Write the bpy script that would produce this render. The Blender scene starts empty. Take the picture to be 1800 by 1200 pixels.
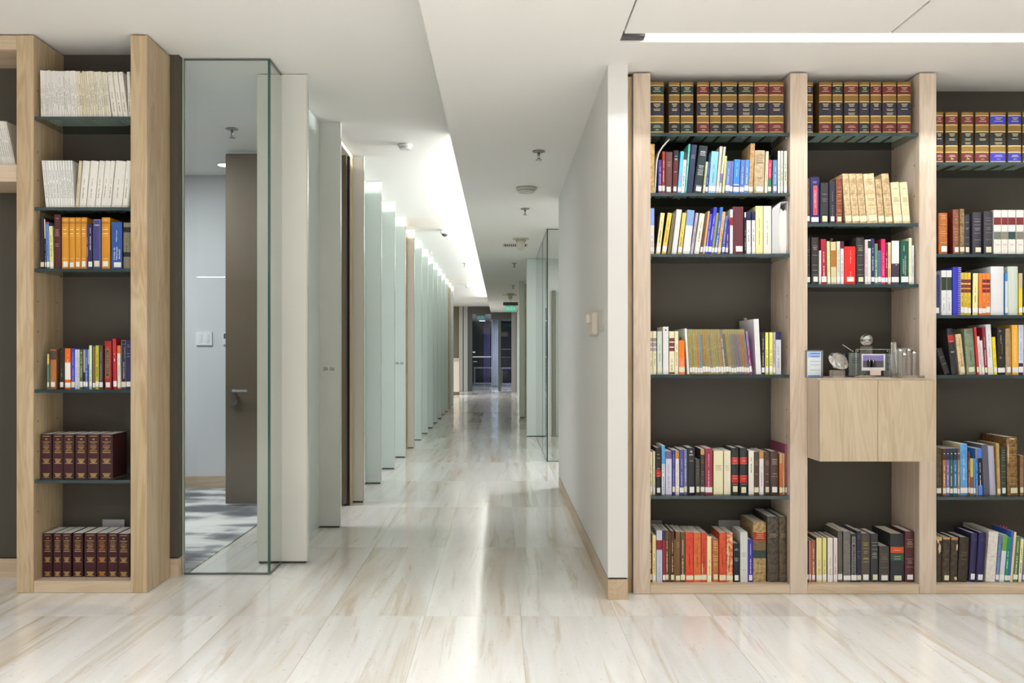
import bpy, bmesh, math, random
from mathutils import Vector, Matrix

R = random.Random(7)
C = bpy.context.scene.collection
SC = bpy.context.scene
PI = math.pi

# ------------------------------------------------------------------ camera
F, CX, CY, HC = 1560.0, 880.0, 624.0, 1.144      # focal px, vanishing point, eye height
cam = bpy.data.cameras.new('camera')
cam.sensor_fit = 'HORIZONTAL'; cam.sensor_width = 36.0
cam.lens = 36.0 * F / 1800.0
cam.shift_x = (900 - CX) / 1800.0
cam.shift_y = (CY - 600) / 1800.0
cam.clip_start = 0.05; cam.clip_end = 100
co = bpy.data.objects.new('camera', cam); C.objects.link(co)
co.location = (0, 0, HC); co.rotation_euler = (PI/2, 0, 0)
SC.camera = co

# ------------------------------------------------------------------ world, exposure, large lights
w = bpy.data.worlds.new('world'); SC.world = w; w.use_nodes = True
w.node_tree.nodes['Background'].inputs[0].default_value = (0.9, 0.95, 1, 1)
w.node_tree.nodes['Background'].inputs[1].default_value = 0.05
SC.view_settings.view_transform = 'Standard'
SC.view_settings.look = 'None'
SC.view_settings.gamma = 1.0
SC.view_settings.exposure = 0.0
SC.view_settings.use_curve_mapping = False
SC.cycles.max_bounces = 10
SC.cycles.diffuse_bounces = 5
SC.cycles.glossy_bounces = 5
SC.cycles.transmission_bounces = 6
SC.cycles.transparent_max_bounces = 16
SC.cycles.sample_clamp_indirect = 6.0
SC.cycles.caustics_reflective = False
SC.cycles.caustics_refractive = False

def area(name, loc, sx, sy, power, col=(1, .96, .9), direction=(0, 0, -1), spread=PI):
    l = bpy.data.lights.new(name, 'AREA'); l.shape = 'RECTANGLE'
    l.size = sx; l.size_y = sy; l.energy = power; l.color = col; l.spread = spread
    o = bpy.data.objects.new(name, l); C.objects.link(o); o.location = loc
    d = Vector(direction).normalized()
    z = -d; x = Vector((1, 0, 0)) if abs(d.x) < .9 else Vector((0, 1, 0))
    if abs(direction[0]) > 1e-6 and sy > sx:          # long axis along world Y
        y = Vector((0, 1, 0)); x = y.cross(z).normalized()
    else:
        y = z.cross(x).normalized(); x = y.cross(z).normalized()
    o.rotation_euler = Matrix((x, y, z)).transposed().to_euler()
    return o

WARM = (1.0, 0.985, 0.96); NEUT = (0.93, 0.95, 1.0); COOL = (0.96, 0.965, 1.0); GREENISH = (0.985, 1.0, 0.985)
ZL, ZR = 2.69, 2.503                                # the two ceiling heights
# ceiling strips of the reading room behind the camera
for yy in (-6.9, -4.2, -1.6, 0.9):
    area('ceiling_strip_lamp', (-1.3, yy, ZL - .02), 1.5, .14, 84, NEUT, spread=2.1)
    area('ceiling_strip_lamp', (2.4, yy, ZR - .02), 2.8, .14, 98, NEUT, spread=2.1)
area('ceiling_strip_lamp', (-5.67, -8.1, ZL - .02), .56, .10, 20, NEUT)
area('ceiling_strip_lamp', (-4.6, 1.4, ZL - .02), 1.2, .3, 46, NEUT)
# recessed shelf-washing lamps
area('slot_lamp', (2.25, 3.772, 2.568), 3.2, .012, 18, NEUT, (0, .5, -1))
area('slot_lamp', (-3.2, 3.70, 2.76), 2.0, .012, 40, NEUT, (0, .5, -1))
# cove above the corridor soffit
area('cove_lamp', (.31, 15.0, 2.59), .03, 17.0, 760, GREENISH, (-1, 0, .3))
# glazed room beside the corridor, side passage, reception nook, far lobby
area('meeting_room_lamp', (-2.9, 6.0, ZL - .02), .9, .9, 56, COOL)
area('side_passage_lamp', (1.7, 8.6, ZR - .02), .8, .8, 55, NEUT)
area('side_room_lamp', (1.6, 11.2, ZR - .02), .7, .7, 26, COOL)
area('reception_fill', (-2.0, 25.2, ZL - .02), .9, .9, 110, NEUT)  # added fill behind the fins, brightens the counter and end pillars
area('lobby_fill', (1.5, 29.8, 2.54), 1.4, .5, 170, (.85, .9, 1))  # added fill out of view, lights the white curtain from the front
area('lobby_fill', (1.6, 33.4, 2.54), 1.4, .5, 130, (.85, .9, 1))  # second added fill out of view, for blue curtain and tables

# ------------------------------------------------------------------ materials
def s2l(c):
    c = c / 255.0
    return c / 12.92 if c <= .04045 else ((c + .055) / 1.055) ** 2.4
def lin(c): return (s2l(c[0]), s2l(c[1]), s2l(c[2]), 1)

_M = {}
def mat(c, rough=.5, metal=0.0, spec=.5, emit=0.0):
    k = (tuple(c), rough, metal, spec, emit)
    if k in _M: return _M[k]
    m = bpy.data.materials.new('paint'); m.use_nodes = True
    b = m.node_tree.nodes['Principled BSDF']
    b.inputs['Base Color'].default_value = lin(c)
    b.inputs['Roughness'].default_value = rough
    b.inputs['Metallic'].default_value = metal
    b.inputs['Specular IOR Level'].default_value = spec
    if emit:
        b.inputs['Emission Color'].default_value = lin(c)
        b.inputs['Emission Strength'].default_value = emit
    m.diffuse_color = lin(c)
    _M[k] = m
    return m

def nodes_of(name):
    m = bpy.data.materials.new(name); m.use_nodes = True
    nt = m.node_tree
    return m, nt, nt.nodes['Principled BSDF'], nt.nodes.new, nt.links.new

def ramp(N, stops):
    r = N('ShaderNodeValToRGB'); e = r.color_ramp.elements
    while len(e) < len(stops): e.new(.5)
    for el, (p, c) in zip(e, stops):
        el.position = p; el.color = lin(c)
    return r

def wood_mat(name, light, dark, axis=2):
    m, nt, b, N, L = nodes_of(name)
    tc = N('ShaderNodeTexCoord'); oi = N('ShaderNodeObjectInfo')
    mp = N('ShaderNodeMapping'); L(tc.outputs['Object'], mp.inputs['Vector'])
    sc = [9, 9, 9]; sc[axis] = .9
    mp.inputs['Scale'].default_value = sc
    ml = N('ShaderNodeMath'); ml.operation = 'MULTIPLY'; ml.inputs[1].default_value = 37
    L(oi.outputs['Random'], ml.inputs[0])
    cb = N('ShaderNodeCombineXYZ')
    for i in range(3): L(ml.outputs[0], cb.inputs[i])
    L(cb.outputs[0], mp.inputs['Location'])
    n1 = N('ShaderNodeTexNoise'); n1.inputs['Scale'].default_value = 1.0; n1.inputs['Detail'].default_value = 3; n1.inputs['Distortion'].default_value = 1.2
    L(mp.outputs[0], n1.inputs['Vector'])
    wv = N('ShaderNodeMath'); wv.operation = 'MULTIPLY'; wv.inputs[1].default_value = 46; L(n1.outputs[0], wv.inputs[0])
    sn = N('ShaderNodeMath'); sn.operation = 'SINE'; L(wv.outputs[0], sn.inputs[0])
    mp2 = N('ShaderNodeMapping'); L(tc.outputs['Object'], mp2.inputs['Vector'])
    sc2 = [160, 160, 160]; sc2[axis] = 5
    mp2.inputs['Scale'].default_value = sc2
    n2 = N('ShaderNodeTexNoise'); n2.inputs['Scale'].default_value = 1; n2.inputs['Detail'].default_value = 2
    L(mp2.outputs[0], n2.inputs['Vector'])
    a = N('ShaderNodeMath'); a.operation = 'MULTIPLY_ADD'; a.inputs[1].default_value = .13; L(sn.outputs[0], a.inputs[0]); L(n1.outputs[0], a.inputs[2])
    a2 = N('ShaderNodeMath'); a2.operation = 'MULTIPLY_ADD'; a2.inputs[1].default_value = .35; L(n2.outputs[0], a2.inputs[0]); L(a.outputs[0], a2.inputs[2])
    r = ramp(N, [(.38, light), (.95, dark)])
    L(a2.outputs[0], r.inputs[0]); L(r.outputs[0], b.inputs['Base Color'])
    b.inputs['Roughness'].default_value = .42
    b.inputs['Specular IOR Level'].default_value = .35
    return m
WOOD = wood_mat('oak veneer', (214, 199, 182), (194, 175, 153))
WOODL = wood_mat('oak veneer honey', (200, 180, 150), (172, 148, 114))
WOODX = wood_mat('oak veneer lengthwise', (208, 190, 166), (186, 165, 138), 0)
WOODY = wood_mat('oak veneer skirting', (196, 176, 150), (178, 156, 128), 1)

def stone_mat():
    m, nt, b, N, L = nodes_of('travertine')
    tc = N('ShaderNodeTexCoord'); oi = N('ShaderNodeObjectInfo')
    ml = N('ShaderNodeMath'); ml.operation = 'MULTIPLY'; ml.inputs[1].default_value = 61
    L(oi.outputs['Random'], ml.inputs[0])
    cb = N('ShaderNodeCombineXYZ')
    for i in range(3): L(ml.outputs[0], cb.inputs[i])
    def noise(scale, detail, dist, rough=.55):
        mp = N('ShaderNodeMapping'); L(tc.outputs['Object'], mp.inputs['Vector']); L(cb.outputs[0], mp.inputs['Location'])
        mp.inputs['Scale'].default_value = scale
        n = N('ShaderNodeTexNoise'); n.inputs['Scale'].default_value = 1; n.inputs['Detail'].default_value = detail
        n.inputs['Roughness'].default_value = rough; n.inputs['Distortion'].default_value = dist
        L(mp.outputs[0], n.inputs['Vector'])
        return n
    n1 = noise((5.0, .36, 1), 5, .5)
    n2 = noise((15, .85, 1), 6, .7, .65)
    n3 = noise((60, 40, 1), 4, 0)
    r1 = ramp(N, [(.30, (214, 204, 188)), (.45, (231, 227, 219)), (.56, (239, 237, 232)), (.74, (223, 218, 210))])
    L(n1.outputs[0], r1.inputs[0])
    r2 = ramp(N, [(.32, (222, 209, 189)), (.45, (255, 255, 255)), (.64, (255, 255, 255)), (.76, (234, 230, 223))])
    L(n2.outputs[0], r2.inputs[0])
    mx = N('ShaderNodeMix'); mx.data_type = 'RGBA'; mx.blend_type = 'MULTIPLY'; mx.inputs['Factor'].default_value = .75
    L(r1.outputs[0], mx.inputs[6]); L(r2.outputs[0], mx.inputs[7])
    r3 = ramp(N, [(.27, (205, 190, 165)), (.37, (255, 255, 255))])
    L(n3.outputs[0], r3.inputs[0])
    mx2 = N('ShaderNodeMix'); mx2.data_type = 'RGBA'; mx2.blend_type = 'MULTIPLY'; mx2.inputs['Factor'].default_value = .5
    L(mx.outputs[2], mx2.inputs[6]); L(r3.outputs[0], mx2.inputs[7])
    # slab-to-slab tone
    hv = N('ShaderNodeHueSaturation'); L(mx2.outputs[2], hv.inputs['Color'])
    mr = N('ShaderNodeMapRange'); L(oi.outputs['Random'], mr.inputs[0]); mr.inputs[3].default_value = .87; mr.inputs[4].default_value = 1.03
    L(mr.outputs[0], hv.inputs['Value'])
    L(hv.outputs[0], b.inputs['Base Color'])
    b.inputs['Roughness'].default_value = .10
    b.inputs['Specular IOR Level'].default_value = .32
    return m
STONE = stone_mat()

def glass_mat(name, tint, refl=1.0):
    m, nt, b, N, L = nodes_of(name)
    nt.nodes.remove(b)
    out = nt.nodes['Material Output']
    tr = N('ShaderNodeBsdfTransparent'); tr.inputs[0].default_value = lin(tint)
    gl = N('ShaderNodeBsdfGlossy'); gl.inputs['Roughness'].default_value = 0.01
    fr = N('ShaderNodeFresnel'); fr.inputs[0].default_value = 1.5
    mu = N('ShaderNodeMath'); mu.operation = 'MULTIPLY'; mu.inputs[1].default_value = refl; mu.use_clamp = True
    ge = N('ShaderNodeNewGeometry'); fb = N('ShaderNodeMath'); fb.operation = 'SUBTRACT'; fb.inputs[0].default_value = 1
    L(ge.outputs['Backfacing'], fb.inputs[1])
    m2 = N('ShaderNodeMath'); m2.operation = 'MULTIPLY'; L(fb.outputs[0], m2.inputs[0]); L(fr.outputs[0], m2.inputs[1])
    L(m2.outputs[0], mu.inputs[0])
    ms = N('ShaderNodeMixShader'); L(mu.outputs[0], ms.inputs[0]); L(tr.outputs[0], ms.inputs[1]); L(gl.outputs[0], ms.inputs[2])
    L(ms.outputs[0], out.inputs['Surface'])
    return m
GLASS = glass_mat('clear glass', (246, 249, 248))
GLASSD = glass_mat('door glass', (208, 213, 219))
SHELFG = glass_mat('shelf glass', (222, 232, 230))
CRYSTAL = bpy.data.materials.new('crystal'); CRYSTAL.use_nodes = True
_b = CRYSTAL.node_tree.nodes['Principled BSDF']
_b.inputs['Base Color'].default_value = (.97, .985, .98, 1); _b.inputs['Roughness'].default_value = .02
_b.inputs['Transmission Weight'].default_value = 1.0; _b.inputs['IOR'].default_value = 1.5
_nt = CRYSTAL.node_tree; _d = _nt.nodes.new('ShaderNodeBsdfGlossy'); _d.inputs[0].default_value = (.97, .98, .98, 1); _d.inputs[1].default_value = .04
_x = _nt.nodes.new('ShaderNodeMixShader'); _x.inputs[0].default_value = .34
_nt.links.new(_b.outputs[0], _x.inputs[1]); _nt.links.new(_d.outputs[0], _x.inputs[2]); _nt.links.new(_x.outputs[0], _nt.nodes['Material Output'].inputs['Surface'])
EDGE = mat((48, 64, 67), .15)
EDGEG = mat((52, 96, 84), .15)

WHITE = mat((222, 221, 218), .65, 0, .3)
CEIL = mat((236, 235, 231), .8, 0, .2)
WALLG = mat((196, 195, 186), .6, 0, .3)
DARKW = mat((78, 74, 66), .6, 0, .25)
BACKP = mat((80, 76, 69), .6, 0, .25)
METAL = mat((190, 190, 186), .25, .9)
DARKM = mat((48, 48, 48), .35, .5)
STEEL = mat((170, 172, 172), .3, .9)
def frosted(c):
    m, nt, b, N, L = nodes_of('frosted glass')
    b.inputs['Base Color'].default_value = lin(c); b.inputs['Roughness'].default_value = .12
    b.inputs['Specular IOR Level'].default_value = .5
    return m
FRG = frosted((221, 231, 227)); FRW = frosted((222, 222, 215)); FRM = frosted((212, 214, 208))

def worn_mat(c1, c2, scale=60):
    k = ('worn', tuple(c1), tuple(c2), scale)
    if k in _M: return _M[k]
    m, nt, b, N, L = nodes_of('worn leather')
    tc = N('ShaderNodeTexCoord')
    n = N('ShaderNodeTexNoise'); n.inputs['Scale'].default_value = scale; n.inputs['Detail'].default_value = 4
    L(tc.outputs['Object'], n.inputs['Vector'])
    r = ramp(N, [(.42, c1), (.62, c2)])
    L(n.outputs[0], r.inputs[0]); L(r.outputs[0], b.inputs['Base Color'])
    b.inputs['Roughness'].default_value = .6
    _M[k] = m
    return m

# ------------------------------------------------------------------ builders
def mesh_obj(name, verts, faces, mats, parent=None, fm=None, smooth=False):
    me = bpy.data.meshes.new(name)
    me.from_pydata(verts, [], faces)
    for m in (mats if isinstance(mats, (list, tuple)) else [mats]): me.materials.append(m)
    if fm: me.polygons.foreach_set('material_index', fm)
    if smooth: me.polygons.foreach_set('use_smooth', [True] * len(me.polygons))
    me.update()
    o = bpy.data.objects.new(name, me); C.objects.link(o)
    if parent: o.parent = parent
    return o

BF = [(0, 3, 2, 1), (4, 5, 6, 7), (0, 1, 5, 4), (1, 2, 6, 5), (2, 3, 7, 6), (3, 0, 4, 7)]   # bottom top front right back left
def boxv(x0, x1, y0, y1, z0, z1):
    return [(x0, y0, z0), (x1, y0, z0), (x1, y1, z0), (x0, y1, z0), (x0, y0, z1), (x1, y0, z1), (x1, y1, z1), (x0, y1, z1)]

def off(parent):
    return Vector(parent.matrix_world.translation) if parent else Vector((0, 0, 0))

def abspos(o):
    p = Vector((0, 0, 0))
    while o:
        p += o.location; o = o.parent
    return p

def box(name, x0, x1, y0, y1, z0, z1, m, parent=None, bev=0.0, front=None):
    """world-coordinate box; origin at its own low corner centre"""
    ox, oy, oz = (x0 + x1) / 2, (y0 + y1) / 2, z0
    v = boxv(x0 - ox, x1 - ox, y0 - oy, y1 - oy, 0, z1 - z0)
    mats = [m] + ([front] if front else [])
    fm = [0, 0, 1, 0, 0, 0] if front else None
    o = mesh_obj(name, v, BF, mats, parent, fm)
    o.location = Vector((ox, oy, oz)) - (abspos(parent) if parent else Vector((0, 0, 0)))
    if bev:
        bm = bmesh.new(); bm.from_mesh(o.data)
        bmesh.ops.bevel(bm, geom=bm.edges[:], offset=bev, segments=2, affect='EDGES', clamp_overlap=True)
        bm.to_mesh(o.data); bm.free()
    return o

def boxes(name, lst, m, parent=None):
    """several touching boxes as one mesh (world coordinates)"""
    v, f = [], []
    x0, x1, y0, y1, z0, _ = lst[0]
    base = Vector(((x0 + x1) / 2, (y0 + y1) / 2, z0))
    for b in lst:
        n = len(v)
        v += [tuple(Vector(p) - base) for p in boxv(*b)]
        f += [tuple(i + n for i in q) for q in BF]
    o = mesh_obj(name, v, f, m, parent)
    o.location = base - (abspos(parent) if parent else Vector((0, 0, 0)))
    return o

def lathe(name, prof, m, loc, parent=None, seg=20, axis='Z', smooth=True):
    v, f = [], []
    for r, z in prof:
        for i in range(seg):
            a = 2 * PI * i / seg
            p = (r * math.cos(a), r * math.sin(a), z)
            if axis == 'Y': p = (p[0], p[2], p[1])
            if axis == 'X': p = (p[2], p[0], p[1])
            v.append(p)
    n = len(prof)
    for j in range(n - 1):
        for i in range(seg):
            k = (i + 1) % seg
            q = (j * seg + i, j * seg + k, (j + 1) * seg + k, (j + 1) * seg + i)
            f.append(q if axis != 'Y' else q[::-1])
    f.append(tuple(range(seg))[::-1] if axis != 'Y' else tuple(range(seg)))
    f.append(tuple(range((n - 1) * seg, n * seg)) if axis != 'Y' else tuple(range((n - 1) * seg, n * seg))[::-1])
    o = mesh_obj(name, v, f, m, parent, smooth=False)
    if smooth:
        me = o.data
        for p in me.polygons: p.use_smooth = len(p.vertices) == 4
    o.location = Vector(loc) - (abspos(parent) if parent else Vector((0, 0, 0)))
    return o

def rod(name, a, b, r, m, parent=None, seg=10):
    a, b = Vector(a), Vector(b); d = b - a
    q = d.to_track_quat('Z', 'Y').to_matrix()
    v, f = [], []
    for z in (0, d.length):
        for i in range(seg):
            t = 2 * PI * i / seg
            v.append(tuple(q @ Vector((r * math.cos(t), r * math.sin(t), z))))
    for i in range(seg):
        k = (i + 1) % seg
        f.append((i, k, seg + k, seg + i))
    f.append(tuple(range(seg))[::-1]); f.append(tuple(range(seg, 2 * seg)))
    o = mesh_obj(name, v, f, m, parent)
    o.location = a - (abspos(parent) if parent else Vector((0, 0, 0)))
    return o

def thing(name, label, cat, loc=(0, 0, 0), group=None):
    o = bpy.data.objects.new(name, None); C.objects.link(o)
    o.location = loc; o.empty_display_size = .05
    o['label'] = label; o['category'] = cat
    if group: o['group'] = group
    return o
def tag(o, label, cat, group=None):
    o['label'] = label; o['category'] = cat
    if group: o['group'] = group
    return o
def struct(o):
    o['kind'] = 'structure'; return o

def X(px, Y): return (px - CX) * Y / F
def Z(py, Y): return HC - (py - CY) * Y / F

# text: cached outline meshes of the built-in font
_T = {}
def text_geo(s):
    if s in _T: return _T[s]
    cu = bpy.data.curves.new('lettering', 'FONT'); cu.body = s; cu.size = 1.0; cu.resolution_u = 2
    cu.align_x = 'CENTER'; cu.align_y = 'CENTER'
    ob = bpy.data.objects.new('lettering', cu); C.objects.link(ob)
    dg = bpy.context.evaluated_depsgraph_get()
    me = bpy.data.meshes.new_from_object(ob.evaluated_get(dg))
    v = [tuple(p.co)[:2] for p in me.vertices]; f = [tuple(p.vertices) for p in me.polygons]
    bpy.data.objects.remove(ob); bpy.data.curves.remove(cu); bpy.data.meshes.remove(me)
    xs = [p[0] for p in v] or [0]; ys = [p[1] for p in v] or [0]
    _T[s] = (v, f, min(xs), max(xs), min(ys), max(ys))
    return _T[s]

class Letter:
    """flat print, in the plane y = const facing -Y"""
    def __init__(s): s.v, s.f = [], []
    def quad(s, x0, x1, z0, z1, y):
        n = len(s.v); s.v += [(x0, y, z0), (x1, y, z0), (x1, y, z1), (x0, y, z1)]; s.f.append((n, n + 1, n + 2, n + 3))
    def text(s, t, cx, cz, y, height=None, width=None, vert=False):
        v, f, a, b, c, d = text_geo(t)
        k = height / (d - c) if height else 1e9
        kx = k
        if width: kx = width / (b - a); k = kx if not height else k
        n = len(s.v)
        for (u, q) in v:
            u = (u - (a + b) / 2) * kx; q = (q - (c + d) / 2) * k
            s.v.append((cx - q, y, cz + u) if vert else (cx + u, y, cz + q))
        s.f += [tuple(i + n for i in p) for p in f]
    def build(s, m, parent, loc=(0, 0, 0)):
        if not s.f: return None
        o = mesh_obj('lettering', s.v, s.f, m, parent); o.location = loc
        if len(s.f) > 6: o['kind'] = 'stuff'
        return o
# ================================================================== SETTING
floor = struct(box('floor', -6.6, 4.8, -9.1, 38.0, -.06, -.003, STONE))
TW, TL = .42, 1.395
def tile_at(col, row, proto=[None]):
    x0, y0 = -.332 + col * TW, 3.894 + row * TL
    if proto[0] is None:
        o = box('tile', 0, TW - .001, 0, TL - .001, -.003, 0.0, STONE, None, .0004)
        proto[0] = o
    else:
        o = proto[0].copy(); C.objects.link(o)
    o.parent = floor
    o.location = Vector((x0 + TW / 2, y0 + TL / 2, -.003)) - floor.location
for row in range(-1, 10):
    for col in (range(-10, 12) if row <= 0 else range(-3, 3)):
        tile_at(col, row)

# ceilings
ceil_hi = struct(boxes('ceiling', [(-6.6, .38, -9.1, 28.3, ZL, ZL + .05)], CEIL))
sof = [(-.313, .516, -9.1, 28.3, ZR, ZR + .042), (.516, 4.8, 3.853, 28.3, ZR, ZR + .042), (.516, 4.8, -9.1, 2.55, ZR, ZR + .042),
       (.516, .62, 3.757, 3.853, ZR + .03, ZR + .042)]
ceil_lo = struct(boxes('ceiling', sof, CEIL))
trim = struct(boxes('trim_1', [(.35, .38, -9.1, 28.3, ZR + .042, ZL), (-.313, .35, -9.1, 6.25, ZR + .042, ZL), (-.313, .35, 23.6, 28.3, ZR + .042, ZL)], CEIL))
struct(box('cove_light_stop', -.313, -.301, 6.25, 23.6, ZR + .042, ZR + .088, CEIL))  # unseen upstand added to block cove light from the fin tops
for x0, x1 in ((.524, 1.646), (1.654, 2.9), (2.908, 4.2)):
    p = box('ceiling_panel', x0, x1, 2.556, 3.757, ZR + .001, ZR + .03, CEIL, ceil_lo, .002)
box('ceiling_backing', .516, 4.8, 2.55, 3.757, ZR + .031, ZR + .042, mat((150, 148, 142), .8), ceil_lo)

sl = thing('recessed_light', 'long recessed slot light in the ceiling before the wide bookcase', 'light', (2.25, 3.805, ZR + .1))
boxes('housing', [(.62, 3.9, 3.757, 3.759, ZR + .005, ZR + .1), (.62, 3.9, 3.851, 3.853, ZR + .005, ZR + .1), (.62, 3.9, 3.757, 3.853, ZR + .098, ZR + .1)], mat((240, 240, 238), .5), sl)
box('lamp_strip', .66, 3.85, 3.760, 3.766, ZR + .062, ZR + .07, mat((255, 252, 245), .5, 0, .5, 6), sl)
box('baffle', .64, 3.88, 3.848, 3.851, ZR + .012, ZR + .016, mat((215, 215, 212), .4), sl)
box('unlit_end', .516, .62, 3.80, 3.852, ZR + .006, ZR + .03, mat((70, 70, 70), .5), sl)  # dark colour stands in for the slot end without light

cv = thing('cove_light', 'long hidden cove light washing the higher corridor ceiling', 'light', (.25, 14.9, ZR + .05))
box('lamp_strip', .31, .345, 6.3, 23.55, ZR + .046, ZR + .06, mat((255, 255, 250), .5, 0, .5, 3), cv)

# outer shell of the reading room
OUT = mat((128, 118, 106), .7, 0, .3)
struct(box('wall_left', -6.66, -6.6, -9.1, 8.0, 0, ZL, OUT))
struct(box('wall_right', 4.8, 4.86, -9.1, 13.0, 0, ZL, OUT))
struct(box('wall_back', -6.66, 4.86, -9.2, -9.1, 0, ZL, OUT))
# dark wall behind the narrow bookcase
struct(box('wall_shelving', -6.6, -1.657, 4.570, 4.632, .104, ZL, DARKW))
struct(box('baseboard_shelving', -6.6, -1.660, 4.570, 4.630, 0, .096, WOODX))
struct(box('trim_2', -6.6, -1.665, 4.580, 4.628, .096, .104, DARKM))
# wall behind the wide bookcase, and the white corridor wall
struct(box('wall_bookcase', .60, 4.8, 4.575, 4.64, 0, ZR, DARKW))
struct(box('wall_corridor', .5015, .5946, 4.15, 7.67, .104, ZR, WHITE))
struct(box('baseboard_corridor', .5015, .5946, 4.15, 7.67, 0, .096, WOODY))
struct(box('trim_3', .506, .590, 4.156, 7.66, .096, .104, DARKM))
struct(box('wall_passage', .5946, 4.8, 7.60, 7.67, 0, ZR, WHITE))
# meeting room shell
struct(box('wall_meeting', -4.86, -1.22, 7.62, 7.70, 0, ZL, mat((214, 217, 219), .6, 0, .3)))
struct(box('baseboard_meeting', -4.8, -1.22, 7.605, 7.62, 0, .107, WOODX))

# patterned carpet of the meeting room
def carpet_mat():
    m, nt, b, N, L = nodes_of('striped carpet')
    tc = N('ShaderNodeTexCoord')
    def nz(scale, loc=(0, 0, 0)):
        mp = N('ShaderNodeMapping'); L(tc.outputs['Object'], mp.inputs['Vector']); mp.inputs['Scale'].default_value = scale; mp.inputs['Location'].default_value = loc
        n = N('ShaderNodeTexNoise'); n.inputs['Scale'].default_value = 1; n.inputs['Detail'].default_value = 4; L(mp.outputs[0], n.inputs['Vector']); return n
    n1 = nz((1.1, 3.4, 1)); n2 = nz((3.2, 1.2, 1), (3, 5, 0)); n3 = nz((220, 220, 1))
    a = N('ShaderNodeMath'); a.operation = 'MULTIPLY_ADD'; a.inputs[1].default_value = .45; L(n2.outputs[0], a.inputs[0]); L(n1.outputs[0], a.inputs[2])
    a2 = N('ShaderNodeMath'); a2.operation = 'MULTIPLY_ADD'; a2.inputs[1].default_value = .12; L(n3.outputs[0], a2.inputs[0]); L(a.outputs[0], a2.inputs[2])
    r = ramp(N, [(.68, (112, 114, 119)), (.77, (160, 162, 164)), (.815, (214, 214, 212)), (.93, (230, 229, 226))])
    L(a2.outputs[0], r.inputs[0]); L(r.outputs[0], b.inputs['Base Color'])
    b.inputs['Roughness'].default_value = .95; b.inputs['Specular IOR Level'].default_value = .1
    return m
struct(box('wall_meeting_side', -4.86, -4.8, 4.64, 7.62, 0, ZL, mat((214, 217, 219), .6, 0, .3)))
cp = box('carpet', -4.79, -1.64, 4.66, 7.60, 0.0003, .006, carpet_mat())
tag(cp, 'grey and white streaked carpet in the glazed meeting room', 'carpet')

# ---- glazing along the corridor's left side
win1 = struct(thing('window_1', 'clear frameless corner glass beside the narrow bookcase', 'window', (-1.43, 4.63, 0)))
del win1['category'], win1['label']
box('pane', -1.650, -1.2125, 4.623, 4.635, .010, ZL - .010, GLASS, win1)
box('pane', -1.213, -1.201, 4.6355, 4.874, .010, ZL - .010, GLASS, win1)
box('glass_edge', -1.2125, -1.2005, 4.622, 4.635, .010, ZL - .010, mat((40, 84, 72), .12), win1)
box('glass_edge', -1.6565, -1.650, 4.618, 4.640, 0.001, ZL - .002, mat((176, 180, 164), .3), win1)
for z0, z1 in ((.0005, .010), (ZL - .010, ZL - .001)):
    box('glass_channel', -1.650, -1.2005, 4.624, 4.634, z0, z1, mat((104, 110, 106), .3, .5), win1)
    box('glass_channel', -1.212, -1.202, 4.636, 4.874, z0, z1, mat((104, 110, 106), .3, .5), win1)

FSP, FY0 = 1.007, 4.876
ordw = ['first', 'second', 'third', 'fourth', 'fifth', 'sixth', 'seventh', 'eighth', 'ninth', 'tenth', 'eleventh', 'twelfth', 'thirteenth', 'fourteenth', 'fifteenth', 'sixteenth',
        'seventeenth', 'eighteenth', 'nineteenth', 'twentieth']
for i, t in enumerate(('twenty', 'thirty', 'forty')):
    ordw += [t + '-' + ordw[j] for j in range(9)] + [('thirtieth', 'fortieth', 'fiftieth')[i]]
def fin(x0, x1, y, zt, m, label, group, text=None, edge_right=True):
    t = thing('glass_fin', label, 'glass panel', ((x0 + x1) / 2, y + .017, 0), group)
    e0, e1 = (x1 - .006, x1) if edge_right else (x0, x0 + .006)
    p0, p1 = (x0, x1 - .006) if edge_right else (x0 + .006, x1)
    box('panel', p0, p1, y, y + .034, .012, zt - .004, m, t, .001)
    box('edge_strip', e0, e1, y - .001, y + .035, .012, zt - .004, mat((214, 218, 212), .2, .1), t)
    box('floor_shoe', x0 + .01, x1 - .01, y + .002, y + .032, .0005, .012, mat((70, 74, 70), .4, .4), t)
    if text:
        L = Letter(); L.text(text, 0, 0, 0, height=.023 if y < 8 else .028)
        L.build(mat((62, 58, 48), .5), t, (0.06 if y < 8 else .07, -.0182, 1.053))
    return t
for k in range(16):
    y = FY0 + FSP * k
    m = FRW if k in (0, 2, 6, 14, 15) else FRG
    if k == 1: m = FRM
    lab = ('white opaque fin beside the clear corner glass' if k == 0 else
           'pale fin marked SR 06, second along the corridor glazing' if k == 1 else
           'white fin beyond the open door of the meeting room' if k == 2 else
           '%s pale green glass fin along the left corridor glazing' % ordw[k])
    fin(-1.338, -1.061, y, ZL, m, lab, 'glass fins along the left of the corridor', {1: 'SR 06', 5: 'SR 05'}.get(k))
win2 = struct(thing('window_2', '', 'window', (-1.21, 12, 0))); del win2['category'], win2['label']
for k in range(15):
    y0, y1 = FY0 + FSP * k + .036, FY0 + FSP * (k + 1) - .001
    if k == 1: y0, y1 = 6.875, 6.882
    if k == 0: y1 = 5.88
    box('pane', -1.213, -1.201, y0, y1, .01, ZL - .005, FRG, win2)
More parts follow.
